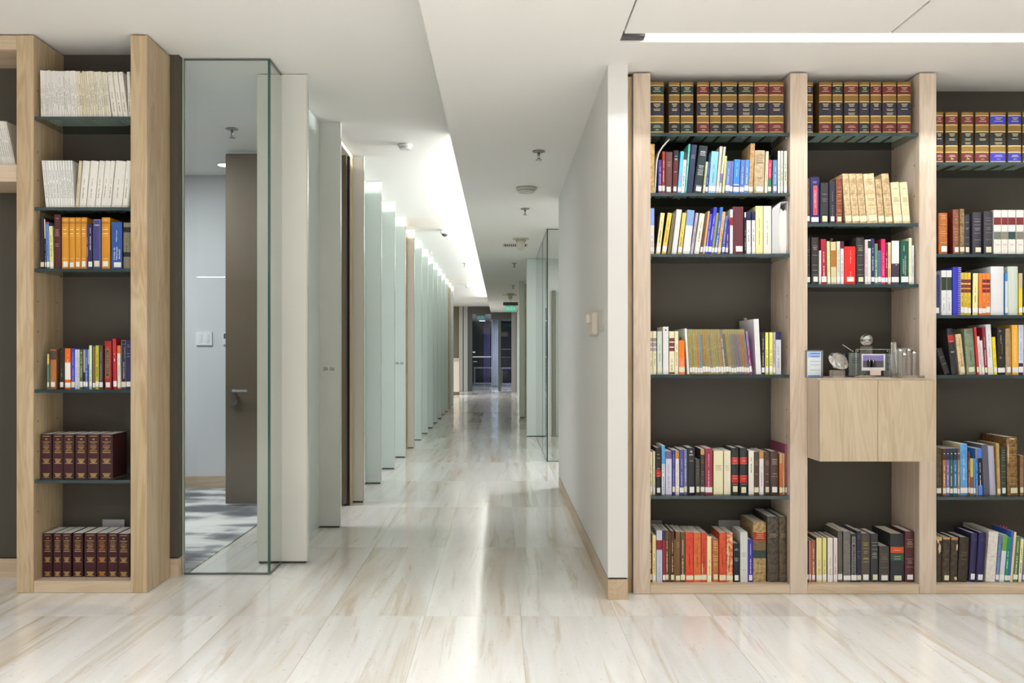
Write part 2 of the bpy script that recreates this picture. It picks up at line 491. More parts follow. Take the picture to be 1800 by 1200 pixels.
# door of the meeting room, standing open at right angles to the corridor
d1 = struct(thing('door_1', '', 'door', (-1.2, 6.74, 0))); del d1['category'], d1['label']
BROWN = mat((106, 95, 80), .45, 0, .3)
box('door_leaf', -2.082, -1.168, 6.715, 6.757, .02, 2.668, BROWN, d1, .002)
h = lathe('door_handle', [(.026, 0), (.026, .008), (.012, .01), (.011, .05)], METAL, (-2.015, 6.715 - .051, .874), d1, 16, 'Y')
h.rotation_euler = (0, 0, 0)
rod('lever', Vector((-2.015, 6.66, .874)), Vector((-1.90, 6.66, .874)), .009, METAL, d1)
lathe('door_lock', [(.027, 0), (.027, .02), (.024, .024)], METAL, (-2.015, 6.715 - .025, .79), d1, 16, 'Y')
box('door_frame', -1.215, -1.145, 6.760, 6.872, 0.001, 2.655, WOODL, d1)
box('door_seal', -1.19, -1.150, 6.750, 6.7595, 0.001, 2.655, DARKM, d1)
box('door_frame', -1.215, -1.175, 5.92, 5.945, 0.001, 2.655, WOODL, d1)
box('door_frame', -1.216, -1.146, 5.92, 6.872, 2.656, 2.686, mat((206, 200, 180), .5), d1)
# wooden jambs of the further doors between fins
for n, k in ((4, 5), (5, 13)):
    dk = struct(thing('door_%d' % n, '', 'door', (-1.16, FY0 + FSP * k + .9, 0))); del dk['category'], dk['label']
    y = FY0 + FSP * (k + 1)
    box('door_frame', -1.20, (-1.14 if n == 4 else -1.095), y - .075, y - .004, .001, ZL - .05, WOODL, dk)
    box('door_leaf', -1.20, -1.17, FY0 + FSP * k + .05, y - .08, .01, ZL - .05, WOODL, dk)

# fittings on the meeting-room wall
sw = thing('light_switch', 'white double light switch on the meeting room wall', 'switch', (X(359, 7.61), 7.615, 1.28))
bx0, bx1 = X(345, 7.61), X(373, 7.61)
box('plate', bx0, bx1, 7.602, 7.62, Z(607, 7.61), Z(583, 7.61), mat((236, 238, 240), .35), sw, .003)
for a in (350.5, 363.5):
    box('rocker', X(a, 7.61), X(a + 5, 7.61), 7.598, 7.602, Z(602, 7.61), Z(588, 7.61), mat((228, 230, 233), .3), sw, .001)
th = thing('thermostat', 'white thermostat partly hidden by the brown door', 'thermostat', (X(397, 7.61), 7.615, 1.28))
box('case', X(392, 7.61), X(407, 7.61), 7.597, 7.62, Z(606, 7.61), Z(584, 7.61), mat((228, 230, 226), .4), th, .004)
box('screen', X(394, 7.61), X(405, 7.61), 7.5955, 7.597, Z(595, 7.61), Z(586, 7.61), mat((96, 104, 112), .2), th)

# ---- glazing on the corridor's right side
win3 = struct(thing('window_3', '', 'window', (.5, 9.6, 0))); del win3['category'], win3['label']
box('pane', .508, 1.45, 9.545, 9.557, .008, ZR - .008, GLASS, win3)
box('glass_edge', .4965, .508, 9.540, 9.556, .001, ZR - .002, mat((40, 44, 42), .3), win3)
for y0, y1 in ((9.557, 10.565), (10.575, 12.475)):
    box('pane', .497, .507, y0, y1, .008, ZR - .008, GLASS, win3)
box('glass_edge', .496, .508, 10.5655, 10.5745, .002, ZR - .002, mat((92, 112, 104), .3), win3)
for z0, z1 in ((.0005, .008), (ZR - .008, ZR - .001)):
    box('glass_channel', .498, .506, 9.557, 12.475, z0, z1, mat((120, 122, 118), .3, .4), win3)
    box('glass_channel', .508, 1.45, 9.546, 9.556, z0, z1, mat((100, 104, 100), .3, .4), win3)
box('lock_plate', .4955, .5085, 9.536, 9.60, 1.10, 1.30, DARKM, win3)
fin(.364, .665, 12.48, ZR, FRG, 'wide pale green fin behind the corner glass past the white wall', 'glass fins along the right of the corridor', None, False)
fin(.344, .44, 16.28, ZR, FRG, 'narrow far green fin beside a wooden jamb, facing the corridor', 'glass fins along the right of the corridor', None, False)
d6 = struct(thing('door_6', '', 'door', (.47, 16.2, 0))); del d6['category'], d6['label']
box('door_frame', .441, .52, 16.18, 16.26, .001, ZR - .06, WOODL, d6)
struct(box('wall_side', .50, .56, 12.52, 28.2, 0, ZR, mat((206, 208, 200), .5, 0, .4)))
struct(box('wall_side_room', .665, 4.8, 12.50, 12.56, 0, ZR, mat((222, 223, 218), .6, 0, .3)))
d7 = struct(thing('door_7', '', 'door', (1.0, 12.48, 0))); del d7['category'], d7['label']
box('door_frame', .725, .775, 12.46, 12.50, .001, 2.05, mat((126, 124, 104), .5), d7)
box('door_frame', 1.62, 1.67, 12.46, 12.50, .001, 2.05, mat((126, 124, 104), .5), d7)
box('door_leaf', .777, 1.618, 12.47, 12.50, .01, 2.04, mat((176, 178, 168), .45), d7)

# ---- far end of the corridor
YE = 28.2
struct(box('wall_end', -4.0, X(807, YE), YE, YE + .1, 0, ZL, mat((112, 102, 82), .6)))
box('pillar', X(807, YE), X(813.5, YE), YE - .05, YE + .1, 0, ZL, mat((176, 176, 170), .4), struct(bpy.data.objects['wall_end']))
we = bpy.data.objects['wall_end']
box('pillar', X(815, YE), X(822, YE), YE - .05, YE + .1, 0, ZL, mat((176, 176, 170), .4), we)
box('pillar_gap', X(813.5, YE), X(815, YE), YE, YE + .1, 0, ZL, DARKM, we)
box('post', X(822, YE), X(830, YE), YE - .02, YE + .1, 0, ZL, mat((84, 84, 78), .4), we)
box('header', X(830, YE), X(863, YE), YE - .02, YE + .1, 2.445, ZL, mat((92, 92, 84), .4), we)
box('header', X(863, YE), X(899, YE), YE - .02, YE + .1, 2.27, ZR + .02, mat((92, 92, 84), .4), we)
box('pillar', X(899, YE), X(907, YE), YE - .05, YE + .1, 0, ZR, mat((176, 176, 170), .4), we)
box('pillar_gap', X(907, YE), X(908.5, YE), YE, YE + .1, 0, ZR, DARKM, we)
box('pillar', X(908.5, YE), .50, YE - .05, YE + .1, 0, ZR, mat((160, 160, 154), .4), we)
d2 = struct(thing('door_2', '', 'door', (-.3, YE, 0))); del d2['category'], d2['label']
for a, b, zt in ((830, 863.5, 2.44), (864, 876, 2.265), (880.5, 899, 2.265)):
    box('pane', X(a, YE), X(b, YE), YE + .02, YE + .032, .02, zt, GLASSD, d2)
box('door_stile', X(876, YE), X(880.5, YE), YE + .01, YE + .05, .0, 2.27, mat((92, 104, 92), .4), d2)
box('push_bar', X(831, YE), X(863, YE), YE - .03, YE - .005, Z(628, YE), Z(626, YE), mat((225, 228, 232), .2, .3), d2)
box('push_bar', X(881, YE), X(898, YE), YE - .03, YE - .005, Z(614, YE), Z(613, YE), mat((150, 152, 152), .3, .6), d2)
box('push_bar', X(881, YE), X(898, YE), YE - .03, YE - .005, Z(628, YE), Z(627, YE), mat((120, 122, 122), .3, .6), d2)
box('handle_plate', X(831, YE), X(835.5, YE), YE - .03, YE - .005, Z(620, YE), Z(617.5, YE), mat((220, 222, 225), .2, .3), d2)
box('lever', X(832, YE), X(839, YE), YE - .05, YE - .03, Z(636, YE), Z(634.5, YE), STEEL, d2)
# dim lobby beyond
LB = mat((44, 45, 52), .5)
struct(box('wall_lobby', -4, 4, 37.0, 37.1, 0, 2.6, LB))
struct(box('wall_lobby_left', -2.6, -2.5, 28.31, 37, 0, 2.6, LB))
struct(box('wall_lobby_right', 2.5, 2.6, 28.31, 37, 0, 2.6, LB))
struct(box('ceiling_lobby', -4, 4, 28.31, 37.1, 2.56, 2.62, mat((190, 186, 192), .7)))
def ltab(x0, x1, y0, y1, z, label):
    t = thing('steel_table', label, 'table', ((x0 + x1) / 2, (y0 + y1) / 2, 0), 'steel tables in the lobby')
    box('table_top', x0, x1, y0, y1, z - .04, z, mat((176, 172, 190), .3), t, .003)
    for lx in (x0 + .03, x1 - .03):
        for ly in (y0 + .03, y1 - .03):
            box('leg', lx - .018, lx + .018, ly - .018, ly + .018, .001, z - .0405, STEEL, t)
    box('foot_rail', x0 + .05, x1 - .05, y0 + .02, y0 + .04, .06, .10, mat((200, 200, 208), .3, .5), t)
ltab(X(833, 34), X(868, 34), 33.6, 34.4, .68, 'steel framed table behind the left glass door at the corridor end')
ltab(X(881, 33), X(904, 33), 32.8, 33.5, .68, 'dim table behind the right glass door at the corridor end')
def curtain(x0, x1, y, z0, z1, m, label, waves):
    n = waves * 8; v, f = [], []
    for i in range(n + 1):
        u = i / n; dy = .035 * math.sin(u * waves * 2 * PI)
        for zz in (z0, z1): v.append(((u - .5) * (x1 - x0), dy, zz - z0))
    for i in range(n): f.append((2 * i, 2 * i + 2, 2 * i + 3, 2 * i + 1))
    o = mesh_obj('curtain', v, f, m, None, None, True)
    o.location = ((x0 + x1) / 2, y, z0)
    md = o.modifiers.new('thickness', 'SOLIDIFY'); md.thickness = .004
    tag(o, label, 'curtain')
curtain(X(864, 32), X(877, 32), 32, .04, 2.5, mat((236, 238, 245), .8, 0, .2), 'white gathered curtain seen through the doors at the corridor end', 4)
curtain(X(850, 35), X(861, 35), 35, .04, 2.5, mat((124, 128, 176), .8, 0, .2), 'blue gathered curtain in the dim lobby beyond the doors', 4)
for a, b, y, lb in ((842, 853, 33, 'small bright ceiling light in the lobby above the blue curtain'), (880, 899.5, 31.5, 'wide bright ceiling light in the lobby above the dim table')):
    t = thing('ceiling_light', lb, 'light', (X((a + b) / 2, y), y, 2.5))
    box('light_body', X(a, y), X(b, y), y - .3, y + .3, 2.42, 2.5, mat((210, 214, 225), .4), t)
    box('diffuser', X(a, y) + .01, X(b, y) - .01, y - .29, y + .29, 2.412, 2.42, mat((240, 244, 255), .4, 0, .5, 3), t)
    rod('hanger', (X((a + b) / 2, y), y, 2.5), (X((a + b) / 2, y), y, 2.56), .01, STEEL, t)

# reception counter at the end, left
rc = thing('reception_counter', 'pale counter at the far left end of the corridor', 'counter', (-1.9, 25.8, 0))
box('counter_front', -2.6, X(807, 25.5), 25.5, 26.1, .09, 1.02, mat((228, 216, 200), .5), rc, .004)
box('plinth', -2.58, X(806, 25.5), 25.53, 26.07, .001, .0895, mat((140, 112, 86), .5), rc)
box('counter_top', -2.62, X(807.5, 25.5), 25.48, 26.12, 1.0205, 1.05, mat((206, 192, 172), .4), rc)

def exit_sign(x, y, ztop, zc, label, wpx, m_house):
    t = thing('exit_sign', label, 'sign', (x, y, zc))
    w = wpx
    rod('hanger', (x, y, zc - .003), (x, y, ztop - .001), .006, STEEL, t)
    bm = [(x - w * .56, x + w * .56, y - .03, y + .03, zc - .08, zc)]
    boxes('housing', bm, m_house, t)
    box('sign_plate', x - w * .42, x + w * .42, y - .006, y + .006, zc - .235, zc - .081, mat((92, 205, 165), .3, 0, .5, .45), t)
    L = Letter(); L.text('SALIDA', 0, 0, 0, height=.09, width=w * .74)
    L.build(mat((228, 248, 238), .4, 0, .5, .5), t, (0, -.0068, -.155))
exit_sign(X(897.5, 22), 22, ZR, Z(531, 22), 'green SALIDA sign hanging from the lower corridor ceiling', .33, mat((92, 86, 80), .4))
exit_sign(X(845, 29.2), 29.2, 2.56, Z(550, 29.2), 'green SALIDA sign inside the lobby behind the left door', .28, mat((60, 70, 66), .4))

# ---- ceiling fittings
def sprinkler(px, Y, zc, label):
    x = X(px, Y)
    t = thing('sprinkler', label, 'sprinkler', (x, Y, zc))
    lathe('escutcheon', [(.042, -.004), (.040, -.008), (.02, -.010)][::-1], mat((150, 150, 142), .4, .3), (x, Y, zc), t, 16)
    lathe('nozzle', [(.009, -.055), (.009, -.012)], METAL, (x, Y, zc), t, 10)
    lathe('deflector', [(.022, -.062), (.022, -.058)], METAL, (x, Y, zc), t, 12)
SPG = None
sprinkler(947, 5.91, ZR, 'nearest small sprinkler on the lower corridor ceiling')
sprinkler(923, 8.23, ZR, 'sprinkler just beyond the round flat detector')
sprinkler(904, 13.1, ZR, 'sprinkler beyond the air grille on the lower ceiling')
sprinkler(902, 17.3, ZR, 'sprinkler before the hanging exit sign')
sprinkler(408, 6.06, ZL, 'sprinkler on the meeting room ceiling behind the corner glass')
sprinkler(817, 14.9, ZL, 'sprinkler on the bright higher corridor ceiling')
def disc(px, Y, zc, r, hgt, label, m):
    x = X(px, Y)
    t = thing('smoke_detector', label, 'smoke detector', (x, Y, zc))
    lathe('detector_base', [(r * .97, -hgt * .55), (r, -hgt * .5), (r, -.001)], m, (x, Y, zc), t, 28)
    lathe('detector_cap', [(r * .72, -hgt), (r * .8, -hgt * .9), (r * .82, -hgt * .56)], m, (x, Y, zc), t, 28)
disc(925, 7.2, ZR, .083, .042, 'round flat smoke detector on the lower ceiling before the white wall ends', mat((196, 194, 184), .5))
disc(712, 6.52, ZL, .052, .035, 'small round smoke detector on the higher ceiling', mat((224, 226, 222), .5))
disc(822, 19.4, ZL, .06, .06, 'far smoke detector on the bright higher ceiling', mat((214, 210, 204), .5))
def cone(px, Y, label, k=1.0):
    x = X(px, Y)
    t = thing('ceiling_sensor', label, 'sensor', (x, Y, ZR), 'cream bell shaped sensors')
    lathe('flange', [(.02 * k, -.016), (.095 * k, -.012), (.095 * k, -.001)], mat((208, 204, 184), .5), (x, Y, ZR), t, 24)
    lathe('sensor_bell', [(.022 * k, -.135), (.04 * k, -.128), (.05 * k, -.06), (.062 * k, -.017)], mat((206, 202, 182), .5), (x, Y, ZR), t, 24)
cone(915.5, 10.35, 'cream bell shaped sensor in front of the near air grille')
cone(897, 19.6, 'cream bell shaped sensor just before the exit sign')
def grille(px0, px1, Y, label):
    x0, x1 = X(px0, Y), X(px1, Y)
    t = thing('air_grille', label, 'vent', ((x0 + x1) / 2, Y, ZR))
    d = .26
    boxes('grille_frame', [(x0, x1, Y - d / 2, Y - d / 2 + .02, ZR - .006, ZR - .0005), (x0, x1, Y + d / 2 - .02, Y + d / 2, ZR - .006, ZR - .0005),
                    (x0, x0 + .02, Y - d / 2 + .02, Y + d / 2 - .02, ZR - .006, ZR - .0005), (x1 - .02, x1, Y - d / 2 + .02, Y + d / 2 - .02, ZR - .006, ZR - .0005)], mat((206, 204, 194), .5), t)
    box('grille_backing', x0 + .02, x1 - .02, Y - d / 2 + .02, Y + d / 2 - .02, ZR - .002, ZR - .0005, mat((52, 52, 48), .8), t)
    n = 11
    for i in range(1, n):
        xx = x0 + .02 + (x1 - x0 - .04) * i / n
        box('slat', xx - .006, xx + .006, Y - d / 2 + .021, Y + d / 2 - .021, ZR - .006, ZR - .0022, mat((206, 204, 194), .5), t)
grille(884, 928, 10.96, 'slatted air grille behind the near cream sensor')
grille(883, 909, 20.05, 'far slatted air grille above the exit sign')
x = X(782, 10.96)
t = thing('dome_camera', 'white dome camera on the bright higher corridor ceiling', 'camera', (x, 10.96, ZL))
lathe('camera_base', [(.052, -.05), (.058, -.04), (.058, -.001)], mat((232, 232, 230), .4), (x, 10.96, ZL), t, 24)
lathe('camera_dome', [(.004, -.085), (.025, -.078), (.04, -.062), (.042, -.0505)], mat((70, 72, 74), .1), (x, 10.96, ZL), t, 24)
x = X(397, 7.2)
t = thing('downlight', 'round downlight on the meeting room ceiling near its back wall', 'light', (x, 7.2, ZL))
lathe('bezel', [(.075, -.006), (.078, -.001)], WHITE, (x, 7.2, ZL), t, 24)
lathe('diffuser', [(.062, -.008), (.062, -.0065)], mat((250, 252, 255), .4, 0, .5, 4), (x, 7.2, ZL), t, 24)

# fittings on the white corridor wall
xw = .5015
t = thing('wall_intercom', 'cream intercom handset unit on the white corridor wall', 'intercom', (xw - .01, 4.64, 1.3))
box('case', xw - .03, xw - .0003, 4.555, 4.78, Z(589, 4.65), Z(549, 4.65), mat((214, 206, 190), .4), t, .006)
box('handset', xw - .05, xw - .0305, 4.66, 4.74, Z(568, 4.65), Z(551, 4.65), mat((226, 222, 208), .4), t, .005)
t = thing('blank_plate', 'thin blank cover plate next to the intercom on the white wall', 'wall plate', (xw, 4.39, 1.3))
box('plate', xw - .006, xw - .0003, 4.29, 4.50, Z(582, 4.4), Z(543, 4.4), mat((204, 198, 186), .45), t, .002)
# ================================================================== BOOKCASES
YL, YR = 4.270, 4.249          # front planes
XLa, XLb, XLc, XLd = X(29, YL), X(59, YL), X(229.5, YL), X(258.5, YL)
lb = thing('bookcase', 'narrow oak bookcase with glass shelves beside the glass corner', 'bookcase', (X(144, YL), YL + .15, 0))
box('side_panel', XLa, XLb, YL, 4.567, .001, 2.682, WOODL, lb, .0015)
box('side_panel', XLc, XLd, YL, 4.567, .001, 2.682, WOODL, lb, .0015)
box('back_panel', XLb, XLc, 4.556, 4.567, .001, 2.60, BACKP, lb)
box('base_board', XLb + .0005, XLc - .0005, YL + .002, 4.555, .001, Z(1020.8, YL), WOODX, lb, .001)
bx = thing('wall_box_shelf', 'oak overhead box shelf joined to the narrow bookcase, holding white journals', 'shelf', (-2.9, YL + .15, Z(319, YL)))
box('top_panel', -3.6, XLa - .0005, YL, 4.567, Z(87, YL), 2.682, WOODX, bx, .001)
box('shelf_board', -3.6, XLa - .0005, YL, 4.567, Z(319, YL), Z(289, YL), WOODX, bx, .001)
box('side_panel', -3.68, -3.6005, YL, 4.567, Z(319, YL), 2.682, WOODL, bx)
box('back_panel', -3.6, XLa - .0005, 4.552, 4.5665, Z(289, YL) + .0005, Z(87, YL) - .0005, BACKP, bx)

xs = [1113.5, 1143.5, 1389, 1419.5, 1616, 1646, 1891, 1921]
xs = [X(p, YR) for p in xs]
rb = thing('bookcase', 'wide pale oak bookcase with glass shelves beside the white wall', 'bookcase', ((xs[0] + xs[7]) / 2, YR + .15, 0))
for i in (0, 2, 4, 6):
    box('side_panel', xs[i], xs[i + 1], YR, 4.567, .001, 2.494, WOOD, rb, .0015)
box('filler_panel', .5955, xs[0] - .003, YR + .03, 4.567, .001, 2.486, WOODL, rb)
for i in (1, 3, 5):
    box('back_panel', xs[i], xs[i + 1], 4.5525, 4.567, .001, 2.46, BACKP, rb)
    box('base_board', xs[i] + .0005, xs[i + 1] - .0005, YR + .002, 4.552, .001, Z(1026.9, YR), WOODX, rb, .001)

def glass_shelf(x0, x1, y0, y1, zt, parent, zth=.0155):
    o = box('glass_shelf', x0 + .001, x1 - .001, y0, y1, zt - zth, zt, SHELFG, parent, 0, EDGE)
    for xx in (x0 + .007, x1 - .007):
        for yy in (y0 + .03, y1 - .03):
            lathe('shelf_pin', [(.004, 0), (.004, .005)], METAL, (xx, yy, zt - zth - .0052), parent, 8)
LSH = [204.3, 363.8, 471.9, 684.4, 843.8]
for p in LSH: glass_shelf(XLb, XLc, YL + .006, 4.555, Z(p, YL), lb)
RSH = {1: [233, 338.6, 445.8, 658.4, 871.5], 3: [233, 391.9, 499], 5: [284.7, 445.8, 553.5, 659, 873]}
for b in RSH:
    for p in RSH[b]: glass_shelf(xs[b], xs[b + 1], YR + .006, 4.552, Z(p, YR), rb)

def pin_holes(x, sgn, ys, pys, parent, Yf):
    for yy in ys:
        for py in pys:
            o = lathe('pin_hole', [(.0035, 0), (.0035, .0006)], mat((46, 36, 26), .8), (x if sgn > 0 else x - .0006, yy, Z(py, Yf)), parent, 8, 'X')
pin_holes(XLb, 1, (4.31,), (160, 267, 317, 422, 530, 583, 635, 740, 793, 899), lb, 4.31)
pin_holes(XLb, 1, (4.50,), (532, 582, 734), lb, 4.5)
pin_holes(xs[2], -1, (4.30,), (300, 520, 557, 610, 720, 767), rb, 4.3)
pin_holes(xs[4], -1, (4.30,), (186, 291, 345, 450, 560), rb, 4.3)
pin_holes(xs[4], -1, (4.50,), (310, 470), rb, 4.5)

# cabinet built into the middle bay
OAKD = wood_mat('oak door', (198, 183, 158), (178, 160, 132))
cbx = thing('wall_cabinet', 'pale oak two door cabinet box projecting from the middle bay', 'cabinet', ((xs[3] + xs[4]) / 2, 4.3, .654))
cz0, cz1 = .654, 1.0365
box('carcass', xs[3] + .001, xs[4] - .001, 4.112, 4.551, cz0, cz1, WOOD, cbx, .001)
xm = X(1543, 4.09)
for a, b in ((xs[3] + .001, xm - .0007), (xm + .0007, xs[4] - .001)):
    box('door', a, b, 4.090, 4.1115, cz0, cz1 - .008, OAKD, cbx, .001)

# ================================================================== BOOKS
PAGE = mat((226, 220, 206), .8, 0, .2)
PAGEW = mat((238, 236, 232), .8, 0, .2)
WLAB = mat((238, 238, 236), .55)
CLAB = mat((224, 222, 190), .55)

def cover_mesh(t, h, d, hard, bands, base, side):
    """U-shaped cover standing on z=0, spine at y=0; bands = [(z0,z1,material)] printed on the spine"""
    bt = .0022 if hard else .0005
    r = min(.005, .13 * t) if hard else 0.0
    if hard:
        outer = [(0, d), (0, r)] + [(t * i / 6, r * (1 - math.sin(PI * i / 6) ** .7)) for i in (1, 2, 3, 4, 5)] + [(t, r), (t, d)]
    else:
        outer = [(0, d), (0, 0), (t, 0), (t, d)]
    yb = r + (.003 if hard else .0006)
    inner = [(t - bt, d), (t - bt, yb), (bt, yb), (bt, d)]
    prof = outer + inner; n = len(prof)
    zs = sorted({0.0, h} | {max(0, min(h, z)) for b in bands for z in b[:2]})
    mats = [base, side]; idx = {}
    v, f, fm = [], [], []
    for z in zs: v += [(x, y, z) for x, y in prof]
    ns = len(outer)
    for j in range(len(zs) - 1):
        zm = (zs[j] + zs[j + 1]) / 2
        bm = base
        for b in bands:
            if b[0] <= zm <= b[1]: bm = b[2]
        if bm not in mats: mats.append(bm)
        for i in range(n):
            k = (i + 1) % n
            f.append((j * n + i, j * n + k, (j + 1) * n + k, (j + 1) * n + i))
            spine = 1 <= i < ns - 2
            fm.append(mats.index(bm) if spine else 1)
    f.append(tuple(range(n))[::-1]); fm.append(1)
    f.append(tuple(range((len(zs) - 1) * n, len(zs) * n))); fm.append(1)
    return v, f, fm, mats, r, bt, yb

def col(c): return mat(c, .45, 0, .35) if isinstance(c, tuple) else c

def dash_v(L, cx, z0, z1, wd, y, rnd, seg=(.003, .010)):
    z = z0
    while z < z1 - .002:
        l = rnd.uniform(*seg); e = min(z + l, z1)
        L.quad(cx - wd / 2, cx + wd / 2, z, e, y); z = e + rnd.choice((.0009, .0012, .004))
def dash_h(L, cx, z, wd, hh, y, rnd):
    x = cx - wd / 2
    while x < cx + wd / 2 - .001:
        l = rnd.uniform(.002, .006); e = min(x + l, cx + wd / 2)
        L.quad(x, e, z - hh / 2, z + hh / 2, y); x = e + .0007

SHELF = {}
def shelf(key, phrase, zpy, Yf, Ysp, group, cat='book'):
    SHELF[key] = dict(phrase=phrase, z=Z(zpy, Yf) + .0006, Y=Ysp, group=group, n=0, prev=None, lim={'L0': (-3.59, XLa), 'L': (XLb, XLc), 'A': (xs[1], xs[2]), 'B': (xs[3], xs[4]), 'D': (xs[5], xs[6])}[key if key == 'L0' else key[0]])

def put_book(key, x0, x1, top, c, desc, l=0, s=0, b=(), v=None, h=None, side=None, hard=None, d=None, dy=0.0, kind='book', name=None, text=(), tcol=(235, 230, 215), page=None, ordinal=True, law=None, cat=None):
    S = SHELF[key]; Y = S['Y'] + dy; z = S['z']; S['n'] += 1
    rnd = random.Random(int(x0 * 10) + int(top) * 7)
    H = Z(top, Y) - z
    # keep clear of the neighbour already standing there and of the bookcase sides
    if S['prev']:
        q1, ql, qH = S['prev']; hm = min(H, qH)
        need = max(q1 - x0, (q1 + ql * hm / qH) - (x0 + l * hm / H)) + .12
        if need > 0:
            if need < .45 * (x1 - x0): x0 += need
            else:
                x0 += .3 * (x1 - x0); l += (need - .3 * (x1 - x0)) * H / hm
    lo, hi = S['lim']; pk = F / Y
    over = max(X(x1, Y), X(x1 + l, Y)) - (hi - .0016); under = (lo + .0016) - min(X(x0, Y), X(x0 + l, Y))
    if over > 0: x1 -= over * pk
    if under > 0: x0 += under * pk; x1 = max(x1, x0 + 2.2)
    S['prev'] = (x1, l, H)
    W = (x1 - x0) * Y / F
    Lx = l * Y / F
    th = math.atan2(Lx, H)
    t = W * math.cos(th) * .965
    hh = H / math.cos(th) - (abs(math.sin(th)) * t * .5)
    if hard is None: hard = t > .021
    d = d or min(.245, max(.13, hh * rnd.uniform(.66, .74)))
    d = min(d, 4.545 - Y)
    px = X(x1, Y) if l > 0 else X(x0, Y)
    nm = name or kind
    lab = desc + (', %s from left, %s' % (ordw[S['n'] - 1], S['phrase']) if ordinal else ', ' + S['phrase'])
    root = thing(nm, lab, cat or 'book', (px, Y, z), S['group'])
    root.rotation_euler = (0, th, 0)
    ox = -t if l > 0 else 0.0
    base = col(c); sd = col(side) if side else base
    pz = lambda py: (Z(py, Y) - z) / math.cos(th)
    bands = [(pz(q[1]), pz(q[0]), col(q[2])) for q in b]
    vv, ff, fm, mats, r, bt, yb = cover_mesh(t, hh, d, hard, bands, base, sd)
    cv_ = mesh_obj('cover', [(p[0] + ox, p[1], p[2]) for p in vv], ff, mats, root, fm)
    ins = .003 if hard else .0006
    pg = mesh_obj('pages', boxv(ox + bt, ox + t - bt, yb, d - (.004 if hard else .001), ins if hard else .0003, hh - ins), BF, page or (PAGEW if rnd.random() < .6 else PAGE), root)
    yt = -.0005
    if s:
        lw = min(t * (.62 if hard else 1.0), .034)
        z0 = .010 + rnd.uniform(-.002, .003); z1 = z0 + rnd.uniform(.022, .028)
        cx = ox + t * (.52 if t < .03 else rnd.uniform(.48, .6))
        mesh_obj('call_label', boxv(cx - lw / 2, cx + lw / 2, -.0007, r * .6 + .0002, z0, z1), BF, WLAB if s == 1 else CLAB, root)
    L = Letter()
    cx = ox + t / 2
    if v:
        f0, f1 = (v[1], v[2]) if len(v) > 1 else (.28, .80)
        wd = min(.0036, t * .26)
        mid = f0 + (f1 - f0) * rnd.uniform(.45, .65)
        dash_v(L, cx, hh * f0, hh * mid, wd, yt, rnd); dash_v(L, cx, hh * (mid + .06), hh * f1, wd * .7, yt, rnd)
        tcol = v[0]
    if h:
        for fz in (h[1] if len(h) > 1 else (.83, .80, .77, .66, .63)):
            dash_h(L, cx, hh * fz, t * rnd.uniform(.45, .68), .0022, yt, rnd)
        if len(h) > 2:
            for fz in h[2]: L.quad(ox + t * .12, ox + t * .88, hh * fz - .0006, hh * fz + .0006, yt)
        tcol = h[0]
    for q in text:      # (string, x fraction, z fraction, vertical?, height m, width m)
        LT = Letter(); LT.text(q[0], ox + t * q[1], hh * q[2], yt - .0002, q[4], q[5] if len(q) > 5 else None, q[3])
        LT.build(col(tcol), root)
    if law:
        law(L, ox, t, hh, yt, rnd)
    if L.f: L.build(col(tcol), root)
    return root

EXTRA = {}
G_ = 'books on the narrow bookcase'
shelf('L1', 'top shelf of narrow bookcase', 204.3, YL, 4.292, 'white journals on the narrow bookcase')
shelf('L2', 'second shelf of narrow bookcase', 363.8, YL, 4.292, 'white journals on the narrow bookcase')
shelf('L3', 'third shelf of narrow bookcase', 471.9, YL, 4.295, G_)
shelf('L4', 'fourth shelf of narrow bookcase', 684.4, YL, 4.305, G_)
shelf('L5', 'fifth shelf of narrow bookcase', 843.8, YL, 4.320, 'burgundy law volumes on the narrow bookcase')
shelf('L6', 'bottom of narrow bookcase', 1020.8, YL, 4.345, 'burgundy law volumes on the narrow bookcase')
shelf('L0', 'box shelf by narrow bookcase', 289, YL, 4.300, 'white journals in the box shelf')
for i, p in enumerate(RSH[1]): shelf('A%d' % (i + 1), '%s shelf beside white wall' % ('top', 'second', 'third', 'fourth', 'fifth')[i], p, YR, (4.272, 4.274, 4.274, 4.276, 4.292)[i], 'books in the bay beside the white wall')
shelf('A6', 'bottom row beside white wall', 1026.9, YR, 4.290, 'books in the bay beside the white wall')
for i, p in enumerate(RSH[3]): shelf('B%d' % (i + 1), '%s shelf above the cabinet' % ('top', 'second', 'third')[i], p, YR, 4.274, 'books in the cabinet bay')
shelf('B6', 'bottom row under the cabinet', 1026.9, YR, 4.290, 'books in the cabinet bay')
for i, p in enumerate(RSH[5]): shelf('D%d' % (i + 1), '%s shelf of rightmost bay' % ('top', 'second', 'third', 'fourth', 'fifth')[i], p, YR, (4.272, 4.274, 4.274, 4.276, 4.292)[i], 'books in the rightmost bay')
shelf('D6', 'bottom of rightmost bay', 1026.9, YR, 4.290, 'books in the rightmost bay')

W_ = (236, 234, 228); GOLD = (196, 160, 92); GR = (120, 116, 108)
